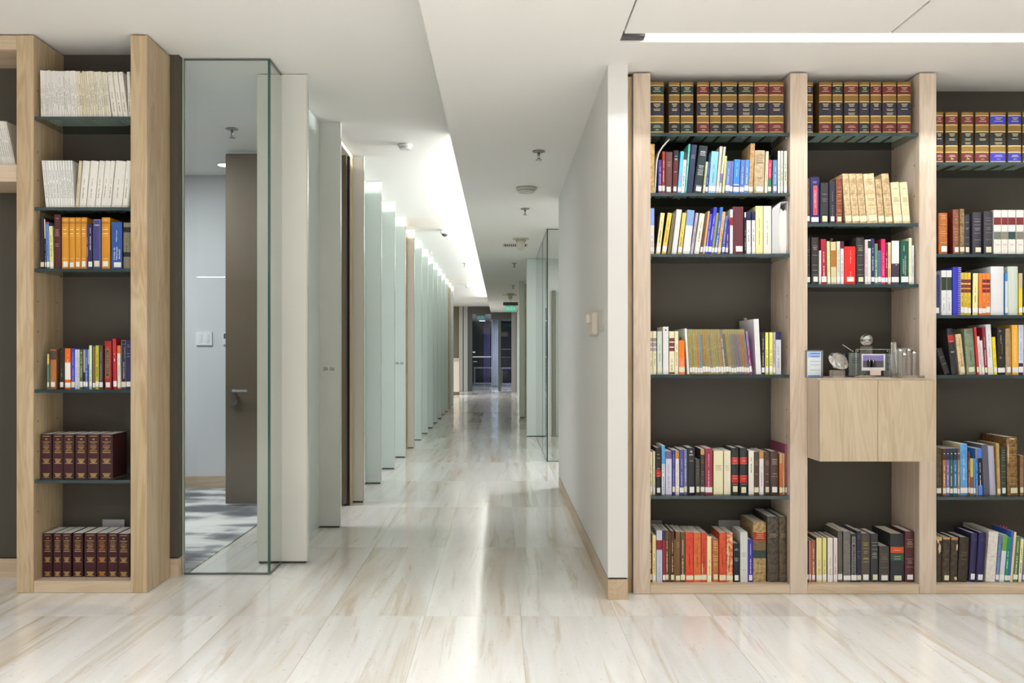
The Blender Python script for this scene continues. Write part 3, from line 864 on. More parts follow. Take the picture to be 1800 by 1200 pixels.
# ---- L0 / L1 / L2 white journals
for i in range(9):
    x0 = -6 + i * 3.8
    put_book('L0', x0, x0 + 3.7, 211 + i * .3, R.choice([(224, 222, 216), (214, 212, 204), (230, 228, 222)]), 'thin leaning white journal', l=-17, v=((120, 118, 112), .2, .85), kind='journal', cat='journal', d=.17)
def lean1(x): return -1.5 - 9 * max(0, (x - 75) / 150.0)
x = 72.0; k = 0
while x < 195.5:
    k += 1
    wd = R.choice([2.6, 3.0, 3.3, 3.8]) if x < 134 else R.choice([3.2, 4.0, 4.6])
    tone = R.choice([(232, 230, 224), (226, 224, 218), (234, 232, 228)]) if x < 134 else R.choice([(222, 214, 194), (214, 204, 182), (226, 220, 204), (216, 206, 178), (228, 224, 212)])
    top = 123.6 + R.uniform(-.6, 1.2) + (x - 72) * .018 + (3.5 if 145 < x < 150 else 0)
    put_book('L1', x, x + wd, top, tone, 'thin %s journal' % ('white' if x < 134 else 'cream'), l=lean1(x), v=(R.choice([(126, 122, 116), (150, 146, 138), (96, 92, 88)]), R.uniform(.1, .3), R.uniform(.6, .9)), kind='journal', cat='journal', d=.17)
    x += wd + .1
for a, b_ in ((196, 207.5), (208, 216.5), (217, 225.5), (226, 231)):
    put_book('L1', a, b_, 126.3, (230, 225, 216), 'wide white journal with spine dot', l=-10.4 * (b_ < 230) - 3 * (b_ > 230), v=((120, 116, 110), .12, .55), kind='journal', cat='journal', d=.17, text=[('•', .55, .945, False, .004)])
for a, b_, l in ((81, 86.6, -8), (87, 91, -7.6), (91.2, 96, -7.4), (96.2, 101.3, -7.2), (101.5, 107, -7), (107.4, 111.2, -6.8), (111.4, 115, -6.4), (115.2, 119.5, -6), (119.7, 124, -5.4), (124.2, 128, -5), (128.2, 131.5, -4.6)):
    put_book('L2', a, b_, 282, R.choice([(236, 236, 234), (230, 230, 228), (226, 226, 220)]), 'white journal leaning outward', l=l, v=((150, 150, 146), .2, .8), kind='journal', cat='journal', d=.17)
for a, b_, l, c, ds in ((132.6, 137.4, 6.5, (216, 206, 180), 'cream worn journal leaning inward'), (137.8, 150, 7.4, W_, 'wide white journal with red dot'), (150.6, 165.4, 7.6, W_, 'thick white journal with red dot'), (166, 176, 8.2, W_, 'white journal with red dot'),
                   (176.5, 187, 8.2, W_, 'white journal with red dot'), (187.6, 194, 8, W_, 'slim white journal with dots'), (194.5, 213, 8, W_, 'thick white journal with dots'), (214, 224, 7.6, W_, 'white journal with dots'), (224.6, 232, 6, W_, 'half hidden white journal')):
    put_book('L2', a, b_, 282.5, c, ds, l=l, v=((150, 146, 142), .2, .62), kind='journal', cat='journal', d=.17, text=[('•', .5, .03, False, .0045)])
# ---- L3
P = put_book
P('L3', 71.5, 77.5, 382, (30, 27, 32), 'black slim hardback', s=2)
P('L3', 78, 81, 385, (36, 34, 66), 'navy and white slim booklet', l=-1.6, s=1, b=[(385, 419, (222, 222, 218))], v=((210, 210, 220), .1, .5))
P('L3', 82, 87.4, 390, (104, 134, 192), 'light blue paperback with red top', l=-1.8, s=1, b=[(390, 394, (160, 60, 60))], v=((70, 90, 140),))
P('L3', 88, 94, 397, (228, 224, 150), 'pale yellow slim paperback', l=-1.8, s=1, v=((110, 104, 70),))
P('L3', 94.6, 106.5, 377, (78, 34, 40), 'tall maroon hardback', h=((200, 176, 150), (.93, .72, .69, .665, .64, .61, .46, .42)))
am = (204, 140, 44)
for a, b_ in ((108, 120.7), (121.2, 131.5), (132, 141.6), (142.1, 152.2)):
    P('L3', a, b_, 382, am, 'amber leather hardback', s=1, h=((246, 222, 150), (.95, .77, .76, .69, .68, .20), (.80, .64)), hard=True, b=[(390, 393, (168, 108, 36))])
P('L3', 152.6, 155, 393, (76, 44, 124), 'slim purple booklet', v=((220, 200, 230), .25, .7))
P('L3', 155.3, 162.2, 393, (38, 44, 82), 'navy paperback with pale lettering', s=1, v=((206, 206, 216), .42, .92))
P('L3', 163.2, 177.5, 385, (66, 66, 124), 'indigo hardback with silver frame', s=2, hard=True, h=((190, 190, 206), (.88, .16, .13), (.985, .89, .87)))
P('L3', 178.2, 193, 382, am, 'amber leather hardback', s=1, hard=True, h=((246, 222, 150), (.95, .77, .76, .69, .68, .20), (.80, .64)), b=[(390, 393, (168, 108, 36))])
P('L3', 196.3, 215.3, 390, (44, 84, 156), 'broad blue hardback lettered Mineração', s=1, hard=False, side=(26, 32, 60), tcol=(238, 240, 246),
  text=[('Código de', .27, .325, True, .0105, .060), ('Mineração', .50, .335, True, .0105, .063), ('Anotado', .73, .315, True, .0098, .048), ('William Freire', .46, .70, True, .0065, .056)])
P('L3', 216.2, 229.5, 391, (128, 120, 98), 'olive grey book with black bands', b=[(399, 408, (30, 28, 26)), (443, 451, (30, 28, 26))], v=((56, 58, 46), .36, .66))
# ---- L4
P('L4', 83, 86.6, 622, (72, 128, 116), 'slim teal and yellow booklet', s=2, b=[(622, 640, (206, 176, 96))])
P('L4', 87.2, 98.5, 614, (164, 104, 56), 'brown hardback with dark title plate', s=1, b=[(616, 632, (72, 62, 58))])
P('L4', 104, 112.8, 612, (36, 36, 34), 'black hardback', s=1, v=((120, 120, 116), .3, .5), text=[('&', .5, .92, False, .006)], tcol=(150, 150, 140))
P('L4', 114.2, 124.4, 612, (222, 100, 24), 'orange and white paperback', s=1, hard=False, b=[(637, 667, (236, 232, 226))], v=((240, 200, 170), .62, .86))
P('L4', 125.4, 131.6, 612, (62, 62, 178), 'royal blue paperback', s=2, v=((170, 170, 226), .2, .9))
P('L4', 132, 136.2, 614, (200, 208, 230), 'pale lavender slim paperback', v=((150, 156, 176),))
P('L4', 136.5, 140, 614, (206, 206, 212), 'light grey slim paperback', v=((150, 150, 156),))
P('L4', 140.4, 145.4, 614, (84, 104, 48), 'olive green paperback', s=1, v=((200, 210, 170), .3, .8), text=[('•', .5, .915, False, .006)])
P('L4', 146.6, 149.8, 614, (164, 164, 166), 'grey slim booklet with navy foot', s=1, b=[(654, 690, (30, 36, 56))])
P('L4', 150.1, 154.2, 614, (66, 84, 190), 'bright blue slim paperback', s=1, v=((210, 214, 240), .15, .8))
P('L4', 154.5, 156.6, 614, (170, 174, 160), 'grey green slim booklet', b=[(640, 690, (50, 70, 90))])
P('L4', 157, 161.6, 607, (210, 232, 200), 'pale mint slim paperback', s=1, side=(60, 130, 140), v=((110, 130, 120), .1, .45))
P('L4', 163, 167.6, 609, (126, 92, 40), 'brown olive slim book', s=1)
P('L4', 168, 173.6, 607, (184, 182, 60), 'yellow green paperback', s=1, v=((70, 70, 30),))
P('L4', 174.6, 180.6, 607, (78, 72, 72), 'charcoal slim hardback', s=1, v=((150, 140, 150), .2, .85))
P('L4', 183.5, 195.6, 599, (160, 38, 42), 'thick crimson hardback with oval plate', s=1, hard=True, b=[(612, 661, (160, 38, 42))], tcol=(216, 176, 96),
  text=[('Derecho', .5, .87, False, .0035), ('Privado', .5, .22, False, .004)])
P('L4', 199.4, 205.6, 595, (178, 44, 52), 'slim crimson paperback', l=-1.6, s=1, v=((240, 226, 224), .55, .72))
P('L4', 206.8, 212.2, 607, (236, 228, 218), 'white slim paperback with orange ends', l=-.8, s=1, b=[(607, 621, (226, 112, 32)), (681, 690, (222, 104, 30))], v=((150, 120, 100), .3, .7))
P('L4', 213, 221.6, 597, (32, 36, 54), 'black hardback lettered DERECHO CIVIL', s=2, hard=False, tcol=(222, 224, 230), text=[('DERECHO CIVIL', .56, .385, True, .0062, .082), ('curso de derecho', .66, .73, True, .003, .055)], b=[(597, 604.5, (24, 28, 44))])
P('L4', 222.2, 229.5, 597, (46, 42, 92), 'indigo hardback half hidden', s=1, hard=False, h=((170, 170, 200), (.9, .86, .72, .66)))
# crimson book's oval plate
# ---- L5 / L6 burgundy volumes
BG = (62, 28, 34)
def rocky(num):
    def fn(L, ox, t, h, y, rnd):
        cx = ox + t * .5
        for fz in (.955, .825, .585, .44, .345, .115, .03): L.quad(ox + t * .17, ox + t * .83, h * fz - .0011, h * fz + .0011, y)
        L.text(num, cx, h * .885, y, .0085)
        L.text('ROCKY', cx, h * .785, y, .0042); L.text('MOUNTAIN', cx, h * .748, y, .0042, t * .56)
        L.text('MINERAL', cx, h * .708, y, .0062, t * .54); L.text('LAW', cx, h * .668, y, .0062); L.text('INSTITUTE', cx, h * .625, y, .0066, t * .58)
        for fz, wq in ((.412, .5), (.388, .46), (.366, .3), (.093, .52), (.072, .46), (.052, .36)): dash_h(L, cx, h * fz, t * wq, .0026, y, rnd)
    return fn
for a, b_, n in ((71.8, 91.5, '53'), (92.8, 111.3, '52'), (111.9, 131.2, '50'), (132.8, 153.2, '49'), (154.2, 175, '48'), (176.4, 199, '42')):
    P('L5', a, b_, 762.8, BG, 'burgundy law volume numbered %s' % n, hard=False, d=.16, law=rocky(n), tcol=(206, 178, 112), name='law_volume', page=PAGEW)
for i, (a, b_, n) in enumerate(((75.6, 92.6, '54'), (94, 108.6, '56'), (109.4, 125.6, '51'), (128.4, 146, '47'), (148.8, 169.4, '46'), (170.4, 189.2, '45'), (190.2, 207.4, '43'), (208.2, 227.6, '44'))):
    P('L6', a, b_, 936.8 + (i == 7) * .8, BG, 'burgundy law volume numbered %s' % n, hard=False, d=.16, dy=-.006 * (i == 7), law=rocky(n), tcol=(206, 178, 112) if i != 5 else (214, 158, 60), name='law_volume', page=PAGEW)

# ---- law reporters
def lawbook(key, x0, x1, c3, year, word, top=144.0, bot=233.0, mid=(40, 40, 58)):
    k = (bot - top) / 89.0
    yy = lambda v: top + (v - 144) * k
    gl = (214, 188, 122); g = (130, 99, 43)
    b = [(yy(149.3), yy(150.8), gl), (yy(150.8), yy(165.8), c3), (yy(165.8), yy(167.4), gl), (yy(178), yy(179.6), gl), (yy(179.6), yy(203), mid), (yy(203), yy(204.8), gl), (yy(214.4), yy(216), gl), (yy(216), yy(231), c3), (yy(231), yy(232.2), gl)]
    def fn(L, ox, t, h, y, rnd):
        cx = ox + t * .5
        for fz, wq in ((.886, .46), (.858, .3), (.82, .56)): dash_h(L, cx, h * fz, t * wq, .0028, y, rnd)
        for fz, wq in ((.575, .5), (.553, .4), (.53, .34), (.475, .5), (.45, .44), (.40, .5), (.375, .42))[:rnd.choice((4, 5, 7))]: dash_h(L, cx, h * fz, t * wq, .0026, y, rnd)
        for fz, wq in ((.15, .42), (.125, .56)): dash_h(L, cx, h * fz, t * wq, .0022, y, rnd)
        L.text(year, cx, h * .075, y, .0058)
    P(key, x0, x1, top, g, '%s banded gold law reporter' % word, b=b, law=fn, tcol=(208, 198, 160), hard=True, side=(104, 80, 38), d=.19, name='law_reporter', cat='book')
MA, GN, BK, BL = (104, 38, 42), (38, 58, 52), (34, 36, 38), (54, 56, 168)
for a, b_, c, yv, wd in ((1141.6, 1168, GN, '1998', 'green'), (1176.4, 1195.8, BK, '1994', 'black'), (1197.2, 1219.8, GN, '2000', 'green'), (1225.8, 1247.6, MA, '2000', 'maroon'), (1248.8, 1268.2, BK, '2000', 'black'),
                     (1269.8, 1296.6, BK, '2008', 'black'), (1299.2, 1325.2, (36, 44, 42), '2009', 'black'), (1326.4, 1351.8, MA, '2014', 'maroon'), (1352.6, 1379, MA, '2013', 'maroon')):
    lawbook('A1', a, b_, c, yv, wd)
for a, b_, c, yv, wd in ((1417.2, 1429.8, (36, 38, 60), '1992', 'navy'), (1440.6, 1463, MA, '1990', 'maroon'), (1464.4, 1482.2, (36, 44, 46), '2001', 'black'), (1485, 1510, MA, '2002', 'maroon'), (1511.4, 1529.4, (36, 44, 46), '2003', 'black'),
                     (1531, 1550.4, MA, '2004', 'maroon'), (1552.4, 1577, MA, '2012', 'maroon'), (1578.4, 1602.4, MA, '2006', 'maroon')):
    lawbook('B1', a, b_, c, yv, wd)
for a, b_, c, yv, wd in ((1643.8, 1659.4, MA, '2009', 'maroon'), (1663, 1685, MA, '2008', 'maroon'), (1691.2, 1712.4, MA, '2008', 'maroon'), (1715.6, 1739.8, MA, '2010', 'maroon'), (1741.8, 1769.6, BL, '2010', 'blue'), (1773, 1796.6, (50, 52, 150), '2011', 'blue'), (1798.6, 1822, GN, '2011', 'green')):
    lawbook('D1', a, b_, c, yv, wd, 197, 285, (34, 36, 36))

# ---- A2
OLD = lambda a, b_: worn_mat(a, b_)
P('A2', 1141.5, 1150, 253, OLD((196, 164, 110), (166, 132, 84)), 'tall tan worn book', l=.6)
SHELF['A2']['n'] += 1
P('A2', 1157.4, 1163.4, 281, (72, 54, 128), 'short purple paperback', s=1, v=((180, 170, 214),))
P('A2', 1163.8, 1168.2, 266, (150, 46, 36), 'slim brick red paperback', l=.8, s=1, v=((236, 200, 180),))
P('A2', 1169, 1181, 267, (96, 64, 62), 'maroon brown hardback', l=1, s=1, h=((170, 130, 120), (.75, .70, .66)))
P('A2', 1181.6, 1190, 264, (98, 42, 44), 'dark red hardback with black top', l=3, s=1, b=[(264, 282, (40, 40, 44))], h=((210, 200, 190), (.86, .80, .78, .50)))
P('A2', 1190.6, 1196.4, 266, (78, 190, 226), 'sky blue slim paperback', l=6, s=1, v=((226, 130, 180), .2, .85))
P('A2', 1197, 1202.6, 267, (230, 230, 228), 'white slim paperback with dark top', l=5.4, s=1, b=[(267, 281, (54, 66, 62))], v=((90, 90, 96), .1, .65))
P('A2', 1203.2, 1206.4, 253, (84, 176, 166), 'tall slim teal booklet', l=7.4, v=((200, 230, 226),))
P('A2', 1207, 1217, 254, (48, 56, 82), 'tall navy hardback', l=8.4, h=((150, 150, 150), (.78, .75, .72)))
P('A2', 1218.4, 1233.6, 256, (42, 54, 58), 'thick dark green black hardback', l=11, s=1, h=((214, 216, 214), (.88, .86, .83, .80, .56, .53, .49, .46, .43, .40), (.58, .38, .16)))
P('A2', 1234.4, 1238.6, 284, (190, 198, 136), 'short slim yellow green booklet', l=6, s=2, v=((120, 124, 84),))
P('A2', 1239, 1243.4, 285, (62, 74, 140), 'short slim navy booklet', l=5.4, s=1, v=((150, 160, 210),))
P('A2', 1244.4, 1257, 266, (134, 190, 226), 'light blue paperback', l=6.4, s=1, hard=False, v=((60, 110, 160), .25, .7))
P('A2', 1258, 1262.8, 257, (198, 188, 168), 'tall slim beige booklet', l=7.6, s=1)
P('A2', 1263.2, 1267, 258, (206, 194, 182), 'tall slim beige and purple booklet', l=9, s=1, b=[(305, 322, (120, 112, 170))])
P('A2', 1267.6, 1273, 274, (186, 208, 116), 'lime green slim booklet', l=5.2, s=2)
P('A2', 1273.8, 1282, 283, (104, 116, 178), 'slate blue paperback', l=3.4, s=1, v=((190, 196, 226),))
P('A2', 1282.5, 1287, 283, (94, 112, 164), 'slim slate blue paperback', l=3, s=1)
P('A2', 1288, 1298.4, 280, (62, 130, 220), 'bright blue paperback', l=3, s=1, hard=False, b=[(324, 326, (200, 216, 240)), (326, 333, (48, 60, 160))], v=((150, 190, 240), .5, .9))
P('A2', 1299.6, 1307, 281, (94, 116, 174), 'muted blue paperback', l=3, s=1, v=((190, 200, 226),))
P('A2', 1307.6, 1314.6, 281, (84, 134, 204), 'medium blue paperback', l=3, s=1, v=((200, 216, 240),))
P('A2', 1315.2, 1322.8, 252, OLD((186, 150, 102), (160, 124, 78)), 'tall tan hardback', l=4.4, s=2, h=((110, 70, 40), (.9, .86, .8, .74, .2)))
P('A2', 1324, 1343, 264, OLD((186, 166, 132), (168, 148, 112)), 'broad kraft beige hardback', l=2, s=1, h=((110, 84, 56), (.90, .87, .81, .77, .72, .36), (.84, .70)))
P('A2', 1344, 1348.6, 266, (230, 214, 176), 'slim cream paperback', l=2.6, s=1, v=((150, 130, 90),))
P('A2', 1349.4, 1355.2, 281, (216, 52, 96), 'pink paperback with green foot', l=1.6, s=2, b=[(313, 340, (58, 112, 84))], v=((240, 190, 200), .5, .9))
P('A2', 1357.8, 1366, 281, (98, 130, 162), 'steel blue paperback', l=1, s=1, v=((190, 206, 220),))
for a, b_ in ((1367, 1371.4), (1372.3, 1376.2), (1377.6, 1383.2)):
    P('A2', a, b_, 265, (228, 228, 206), 'slim cream white booklet with dark boards', l=.3, s=1, side=(34, 36, 42), v=((90, 96, 80), .3, .7))
# ---- A3
P('A3', 1141.5, 1149.6, 366, (226, 228, 228), 'white paperback with light blue top', l=.5, s=1, b=[(366, 396, (138, 168, 226))], v=((150, 150, 150), .1, .4))
P('A3', 1152.6, 1160, 374, (230, 226, 160), 'pale yellow paperback in maroon boards', l=8.6, s=1, side=(92, 46, 50), v=((120, 110, 60),))
P('A3', 1162.6, 1170.4, 374, (244, 200, 96), 'golden yellow paperback in brown boards', l=11, s=1, side=(70, 46, 36), v=((140, 96, 30),))
P('A3', 1172.6, 1178, 375, (118, 108, 76), 'dark olive slim book', l=10)
P('A3', 1180, 1189.4, 368, (224, 228, 224), 'tall white paperback', l=9.6, s=1)
P('A3', 1190.6, 1197.8, 374, (224, 198, 98), 'yellow paperback in navy boards', l=9, s=1, side=(40, 40, 84), v=((120, 100, 50), .2, .6))
P('A3', 1199.4, 1212, 369, (226, 230, 230), 'white paperback with cornflower blue top', l=9, s=1, hard=False, b=[(369, 397, (132, 164, 220))])
P('A3', 1213.4, 1217.8, 374, (186, 176, 194), 'slim lavender grey booklet', l=10, v=((120, 112, 130),))
P('A3', 1219.6, 1229, 375, (232, 232, 214), 'cream white paperback', l=10.6, s=1, v=((90, 92, 84), .3, .8))
P('A3', 1230, 1234, 375, (104, 70, 54), 'slim brown book', l=10, s=1)
P('A3', 1234.4, 1238.4, 371, (226, 166, 100), 'slim orange cream booklet', l=9.6, s=1)
P('A3', 1239, 1243.2, 376, (78, 82, 200), 'slim blue paperback', l=9, s=1, v=((190, 196, 240), .2, .8))
P('A3', 1243.8, 1249.4, 364, (66, 70, 196), 'tall violet blue paperback', l=11.4, s=1, v=((196, 200, 244), .3, .8))
P('A3', 1250, 1254.2, 374, (140, 140, 90), 'slim olive paperback', l=9.6, s=1)
P('A3', 1254.8, 1260, 364, (66, 108, 182), 'tall blue paperback', l=11.4, s=1, v=((226, 230, 240), .1, .7))
P('A3', 1260.6, 1266, 372, (232, 174, 114), 'peach slim paperback', l=9.4, s=1, v=((150, 100, 60),))
P('A3', 1266.8, 1273, 379, (78, 108, 176), 'short blue paperback', l=6.4, s=1, v=((170, 186, 220),))
P('A3', 1274.6, 1279, 388, (72, 44, 132), 'short slim purple paperback', l=4, s=1, v=((226, 210, 240), .1, .6))
P('A3', 1280.4, 1287.8, 368, (232, 232, 232), 'white paperback with red band', l=.4, s=1, b=[(368, 380, (210, 214, 216)), (382, 396, (146, 38, 44))])
P('A3', 1288.4, 1307.8, 363, (98, 50, 58), 'broad maroon box file', s=1, hard=True)
P('A3', 1308.6, 1311.4, 373, (44, 42, 44), 'slim black booklet with white top', b=[(373, 382, (220, 220, 216))], v=((210, 210, 206), .1, .6))
for a, b_ in ((1312.2, 1320), (1321.4, 1327.6)):
    P('A3', a, b_, 372, (228, 228, 226), 'white paperback with navy top', s=1, b=[(372, 387, (38, 42, 78))], side=(34, 38, 72), v=((120, 120, 124), .3, .6))
P('A3', 1328.4, 1341.6, 362, (226, 222, 160), 'pale yellow paperback', hard=False, v=((150, 144, 96), .2, .75))
P('A3', 1342.2, 1356, 362, (228, 226, 214), 'off white paperback', hard=False, v=((150, 148, 140), .2, .7))
# ---- A4
for a, b_ in ((1141.5, 1147.6), (1148.2, 1154)):
    P('A4', a, b_, 582, (230, 222, 188), 'cream volume with grey bands', b=[(594, 600, (140, 140, 136)), (602, 609, (150, 146, 150)), (611, 617, (160, 150, 160))], s=2, v=((150, 144, 110), .15, .5))
P('A4', 1155.4, 1164, 582, (206, 218, 204), 'pale paperback in teal boards', s=2, side=(66, 132, 140), hard=False, v=((130, 140, 130), .3, .7))
P('A4', 1165.4, 1175.4, 574, (232, 232, 230), 'tall white binder with blue emblem', s=1, hard=False, text=[('■', .5, .93, False, .007)], tcol=(56, 60, 130))
P('A4', 1176.6, 1185.8, 582, (232, 226, 186), 'cream volume with maroon bands', hard=False, b=[(594, 600, (112, 48, 66)), (602, 609, (112, 48, 66)), (611, 617, (112, 48, 66)), (654, 657, (112, 48, 66))], v=((120, 112, 80), .1, .35))
P('A4', 1186.2, 1192.6, 582, (234, 228, 192), 'plain cream volume', v=((130, 122, 90), .2, .7))
P('A4', 1193.4, 1203.8, 598, (234, 118, 20), 'short orange paperback', s=2, hard=False, b=[(628, 660, (238, 128, 80))], v=((250, 220, 190), .05, .35))
P('A4', 1208.2, 1212, 577, (234, 236, 234), 'tall slim white booklet', l=-4.6, d=.24)
ol = [((160, 148, 92), 'olive'), ((150, 142, 84), 'olive'), ((162, 158, 90), 'olive'), ((194, 120, 76), 'orange'), ((104, 160, 168), 'blue grey'), ((148, 126, 94), 'tan'), ((176, 134, 58), 'ochre'), ((158, 148, 96), 'olive'),
      ((150, 130, 118), 'mauve'), ((160, 152, 92), 'olive'), ((158, 150, 96), 'olive'), ((150, 138, 96), 'olive'), ((176, 140, 96), 'tan'), ((120, 118, 112), 'grey'), ((110, 104, 72), 'dark olive'), ((152, 140, 98), 'olive'), ((140, 128, 98), 'brown olive'),
      ((118, 124, 108), 'grey green'), ((122, 112, 122), 'purple grey'), ((120, 110, 124), 'purple grey'), ((134, 120, 98), 'brown olive'), ((174, 106, 78), 'terracotta'), ((122, 128, 116), 'grey green')]
x = 1213.0; wq = (1318.4 - 1213.0) / len(ol)
for i, (c, n) in enumerate(ol):
    l = -4.8 - 5.6 * i / len(ol)
    tx = dict(v=((236, 236, 230), .18, .8)) if i == 13 else dict(v=((96, 84, 50), .2, .85))
    P('A4', x, x + wq - .1, 578.6, c, 'thin %s journal volume' % n, l=l, s=1, b=[(578.6, 587, OLD((156, 146, 96), (150, 140, 90)))] if i not in (6, 13) else (), kind='book', d=.17, **tx)
    x += wq
P('A4', 1318.6, 1322.8, 582.5, (150, 62, 140), 'slim magenta paperback', l=-8.6, s=1, b=[(582, 612, (140, 120, 170))], v=((240, 200, 230), .15, .6), d=.17)
P('A4', 1329.4, 1338.4, 560.5, (236, 236, 238), 'very tall white box file', l=-4.6, hard=False, d=.262, page=mat((206, 206, 204), .7))
P('A4', 1339, 1344, 584, (54, 54, 50), 'black slim book', s=1, v=((190, 186, 150), .2, .85))
for a, b_ in ((1345.2, 1350.8), (1352.2, 1358.4)):
    P('A4', a, b_, 584, (228, 228, 118), 'yellow slim book in black boards', s=1, side=(34, 34, 44), v=((120, 118, 50), .2, .6))
P('A4', 1359, 1363, 584, (178, 178, 188), 'slim grey book', s=2, v=((110, 110, 120),))
P('A4', 1363.6, 1373.2, 583, (210, 210, 222), 'lavender white book with navy top', hard=False, b=[(583, 597, (36, 34, 76))], v=((120, 120, 130), .15, .65))
# ---- A5
P('A5', 1141.5, 1147, 794, (234, 230, 186), 'cream paperback', s=1, v=((150, 144, 96), .2, .7))
P('A5', 1147.8, 1151.6, 793, (230, 226, 196), 'slim cream paperback in black boards', s=1, side=(34, 34, 34), v=((150, 144, 96), .1, .6))
P('A5', 1153, 1162.4, 787, (42, 42, 42), 'black hardback with red title', s=1, b=[(825, 838, (178, 44, 40))], h=((200, 200, 196), (.86, .78, .56, .46, .40)))
P('A5', 1163.4, 1169.2, 783, (218, 228, 236), 'slim white paperback with sky blue top', l=.0, b=[(783, 815, (72, 158, 222))], v=((110, 120, 130), .08, .7))
P('A5', 1170.4, 1181, 793, (210, 210, 230), 'lavender white paperback with purple grey top', hard=False, b=[(793, 806, (102, 92, 132))], v=((130, 128, 160), .15, .7))
P('A5', 1181.8, 1186.6, 791, (62, 62, 150), 'indigo slim paperback', s=2, v=((150, 150, 200), .2, .9))
P('A5', 1187.4, 1193.8, 792, (230, 225, 219), 'cream paperback with ochre top', s=1, b=[(792, 806, (190, 140, 62))], side=(176, 132, 60), v=((170, 160, 140), .2, .7))
P('A5', 1194.8, 1202, 790, (78, 78, 142), 'indigo paperback', s=1, v=((190, 190, 226), .2, .8))
P('A5', 1202.6, 1207.6, 790, (118, 122, 158), 'slate slim paperback', s=2, v=((190, 194, 220),))
P('A5', 1208.6, 1222, 787, (42, 42, 46), 'tall black hardback with pale emblem', s=1, hard=True, h=((190, 190, 188), (.86, .845, .72)), text=[('◉', .5, .92, False, .011)], tcol=(190, 190, 188))
P('A5', 1222.8, 1231, 807, (70, 66, 60), 'short charcoal hardback', s=2, h=((130, 126, 116), (.8, .7, .6)))
P('A5', 1231.6, 1238.4, 789, (66, 56, 50), 'dark brown slim hardback with tan top', s=1, b=[(789, 799, (176, 140, 96))], h=((150, 140, 130), (.75, .70, .5, .44, .3)))
P('A5', 1239.6, 1252.4, 788, (148, 44, 70), 'crimson hardback with white lettering', s=1, hard=False, v=((236, 214, 220), .12, .88))
P('A5', 1254.4, 1271.6, 792, (232, 226, 188), 'broad cream hardback with gold edges', hard=False, side=(200, 180, 100), h=((110, 104, 80), (.66, .63, .60, .56)))
P('A5', 1272.4, 1284.6, 792, (228, 222, 198), 'broad off white hardback with gold edges', hard=False, side=(200, 180, 100), h=((170, 164, 140), (.66, .63, .60, .56)))
for a, b_ in ((1286, 1299), (1300.8, 1314.4)):
    P('A5', a, b_, 787, (44, 46, 46), 'black hardback with two red titles', s=2, hard=True, b=[(804, 815.5, (182, 44, 40)), (835, 848, (182, 44, 40))], h=((226, 190, 160), (.74, .71, .34), (.79, .66, .40, .22)))
P('A5', 1315.8, 1325.4, 792, (232, 230, 214), 'white paperback in navy boards', s=1, hard=False, side=(50, 80, 122), v=((60, 70, 100), .5, .85))
P('A5', 1326, 1333.8, 794, (78, 58, 52), 'dark brown hardback', s=2, h=((190, 160, 120), (.78, .74, .70, .48)))
P('A5', 1335, 1343, 792, (234, 224, 230), 'white paperback with ochre top', s=1, b=[(792, 806, (188, 136, 74))], v=((170, 150, 160), .2, .7))
P('A5', 1343.8, 1353.8, 794, (76, 58, 52), 'dark brown hardback', s=2, h=((190, 160, 120), (.78, .74, .70, .48, .3)))
P('A5', 1354.6, 1368.8, 793, (78, 60, 54), 'broad dark brown hardback', s=1, h=((196, 186, 170), (.80, .76, .73, .48), (.82, .70, .42)))
P('A5', 1370.2, 1375, 797, (188, 98, 46), 'orange brown slim book with tan top', s=2, b=[(797, 814, (196, 156, 104))])
P('A5', 1375.4, 1379.4, 797, (188, 148, 98), 'slim tan book', s=2)
P('A5', 1380.4, 1386, 780, (150, 78, 100), 'tall mauve paperback', s=1, d=.25)
# ---- A6
P('A6', 1141.5, 1146.4, 937, (92, 64, 42), 'dark brown slim book', s=2, v=((220, 200, 150),))
P('A6', 1147, 1153, 940, (240, 220, 156), 'cream yellow paperback in navy boards', s=1, side=(50, 50, 120), v=((150, 130, 70), .2, .6))
P('A6', 1154, 1164.4, 932, (196, 206, 222), 'silver blue paperback with red band', hard=False, b=[(949, 966, (142, 36, 46))], v=((150, 160, 176), .1, .5))
P('A6', 1165, 1169.4, 932, (150, 40, 70), 'slim magenta book with navy top', s=1, b=[(932, 949, (46, 52, 92))])
P('A6', 1169.8, 1175.4, 932, (106, 70, 38), 'slim brown hardback', s=2, v=((226, 206, 160), .2, .8))
P('A6', 1176, 1178.8, 937, (90, 70, 44), 'very slim olive brown book')
P('A6', 1179.4, 1185, 933, (86, 48, 38), 'dark red brown hardback', s=2, v=((226, 200, 160), .2, .8))
P('A6', 1185.4, 1187.6, 948, (130, 96, 54), 'short slim tan booklet')
P('A6', 1188, 1195.8, 934, (116, 84, 52), 'brown hardback', s=2, h=((220, 170, 150), (.78, .74, .70)))
P('A6', 1196.6, 1204.2, 935, (98, 74, 46), 'olive brown hardback with white lettering', s=2, v=((230, 220, 196), .15, .85))
rd = lambda: OLD((214, 72, 40), (200, 60, 34))
P('A6', 1205, 1219, 935, rd(), 'broad orange red paperback', s=2, hard=False, v=((110, 40, 26), .3, .72))
P('A6', 1219.6, 1232.2, 936, OLD((212, 108, 56), (200, 96, 48)), 'orange paperback', s=2, hard=False, v=((120, 56, 30), .3, .72))
P('A6', 1232.8, 1242.4, 936, OLD((206, 70, 42), (190, 58, 36)), 'worn orange red paperback', s=2, hard=False, v=((110, 40, 26), .3, .72))
P('A6', 1243, 1251.2, 942, (240, 222, 168), 'cream paperback in navy boards', s=1, side=(52, 48, 120), v=((150, 130, 80), .1, .5))
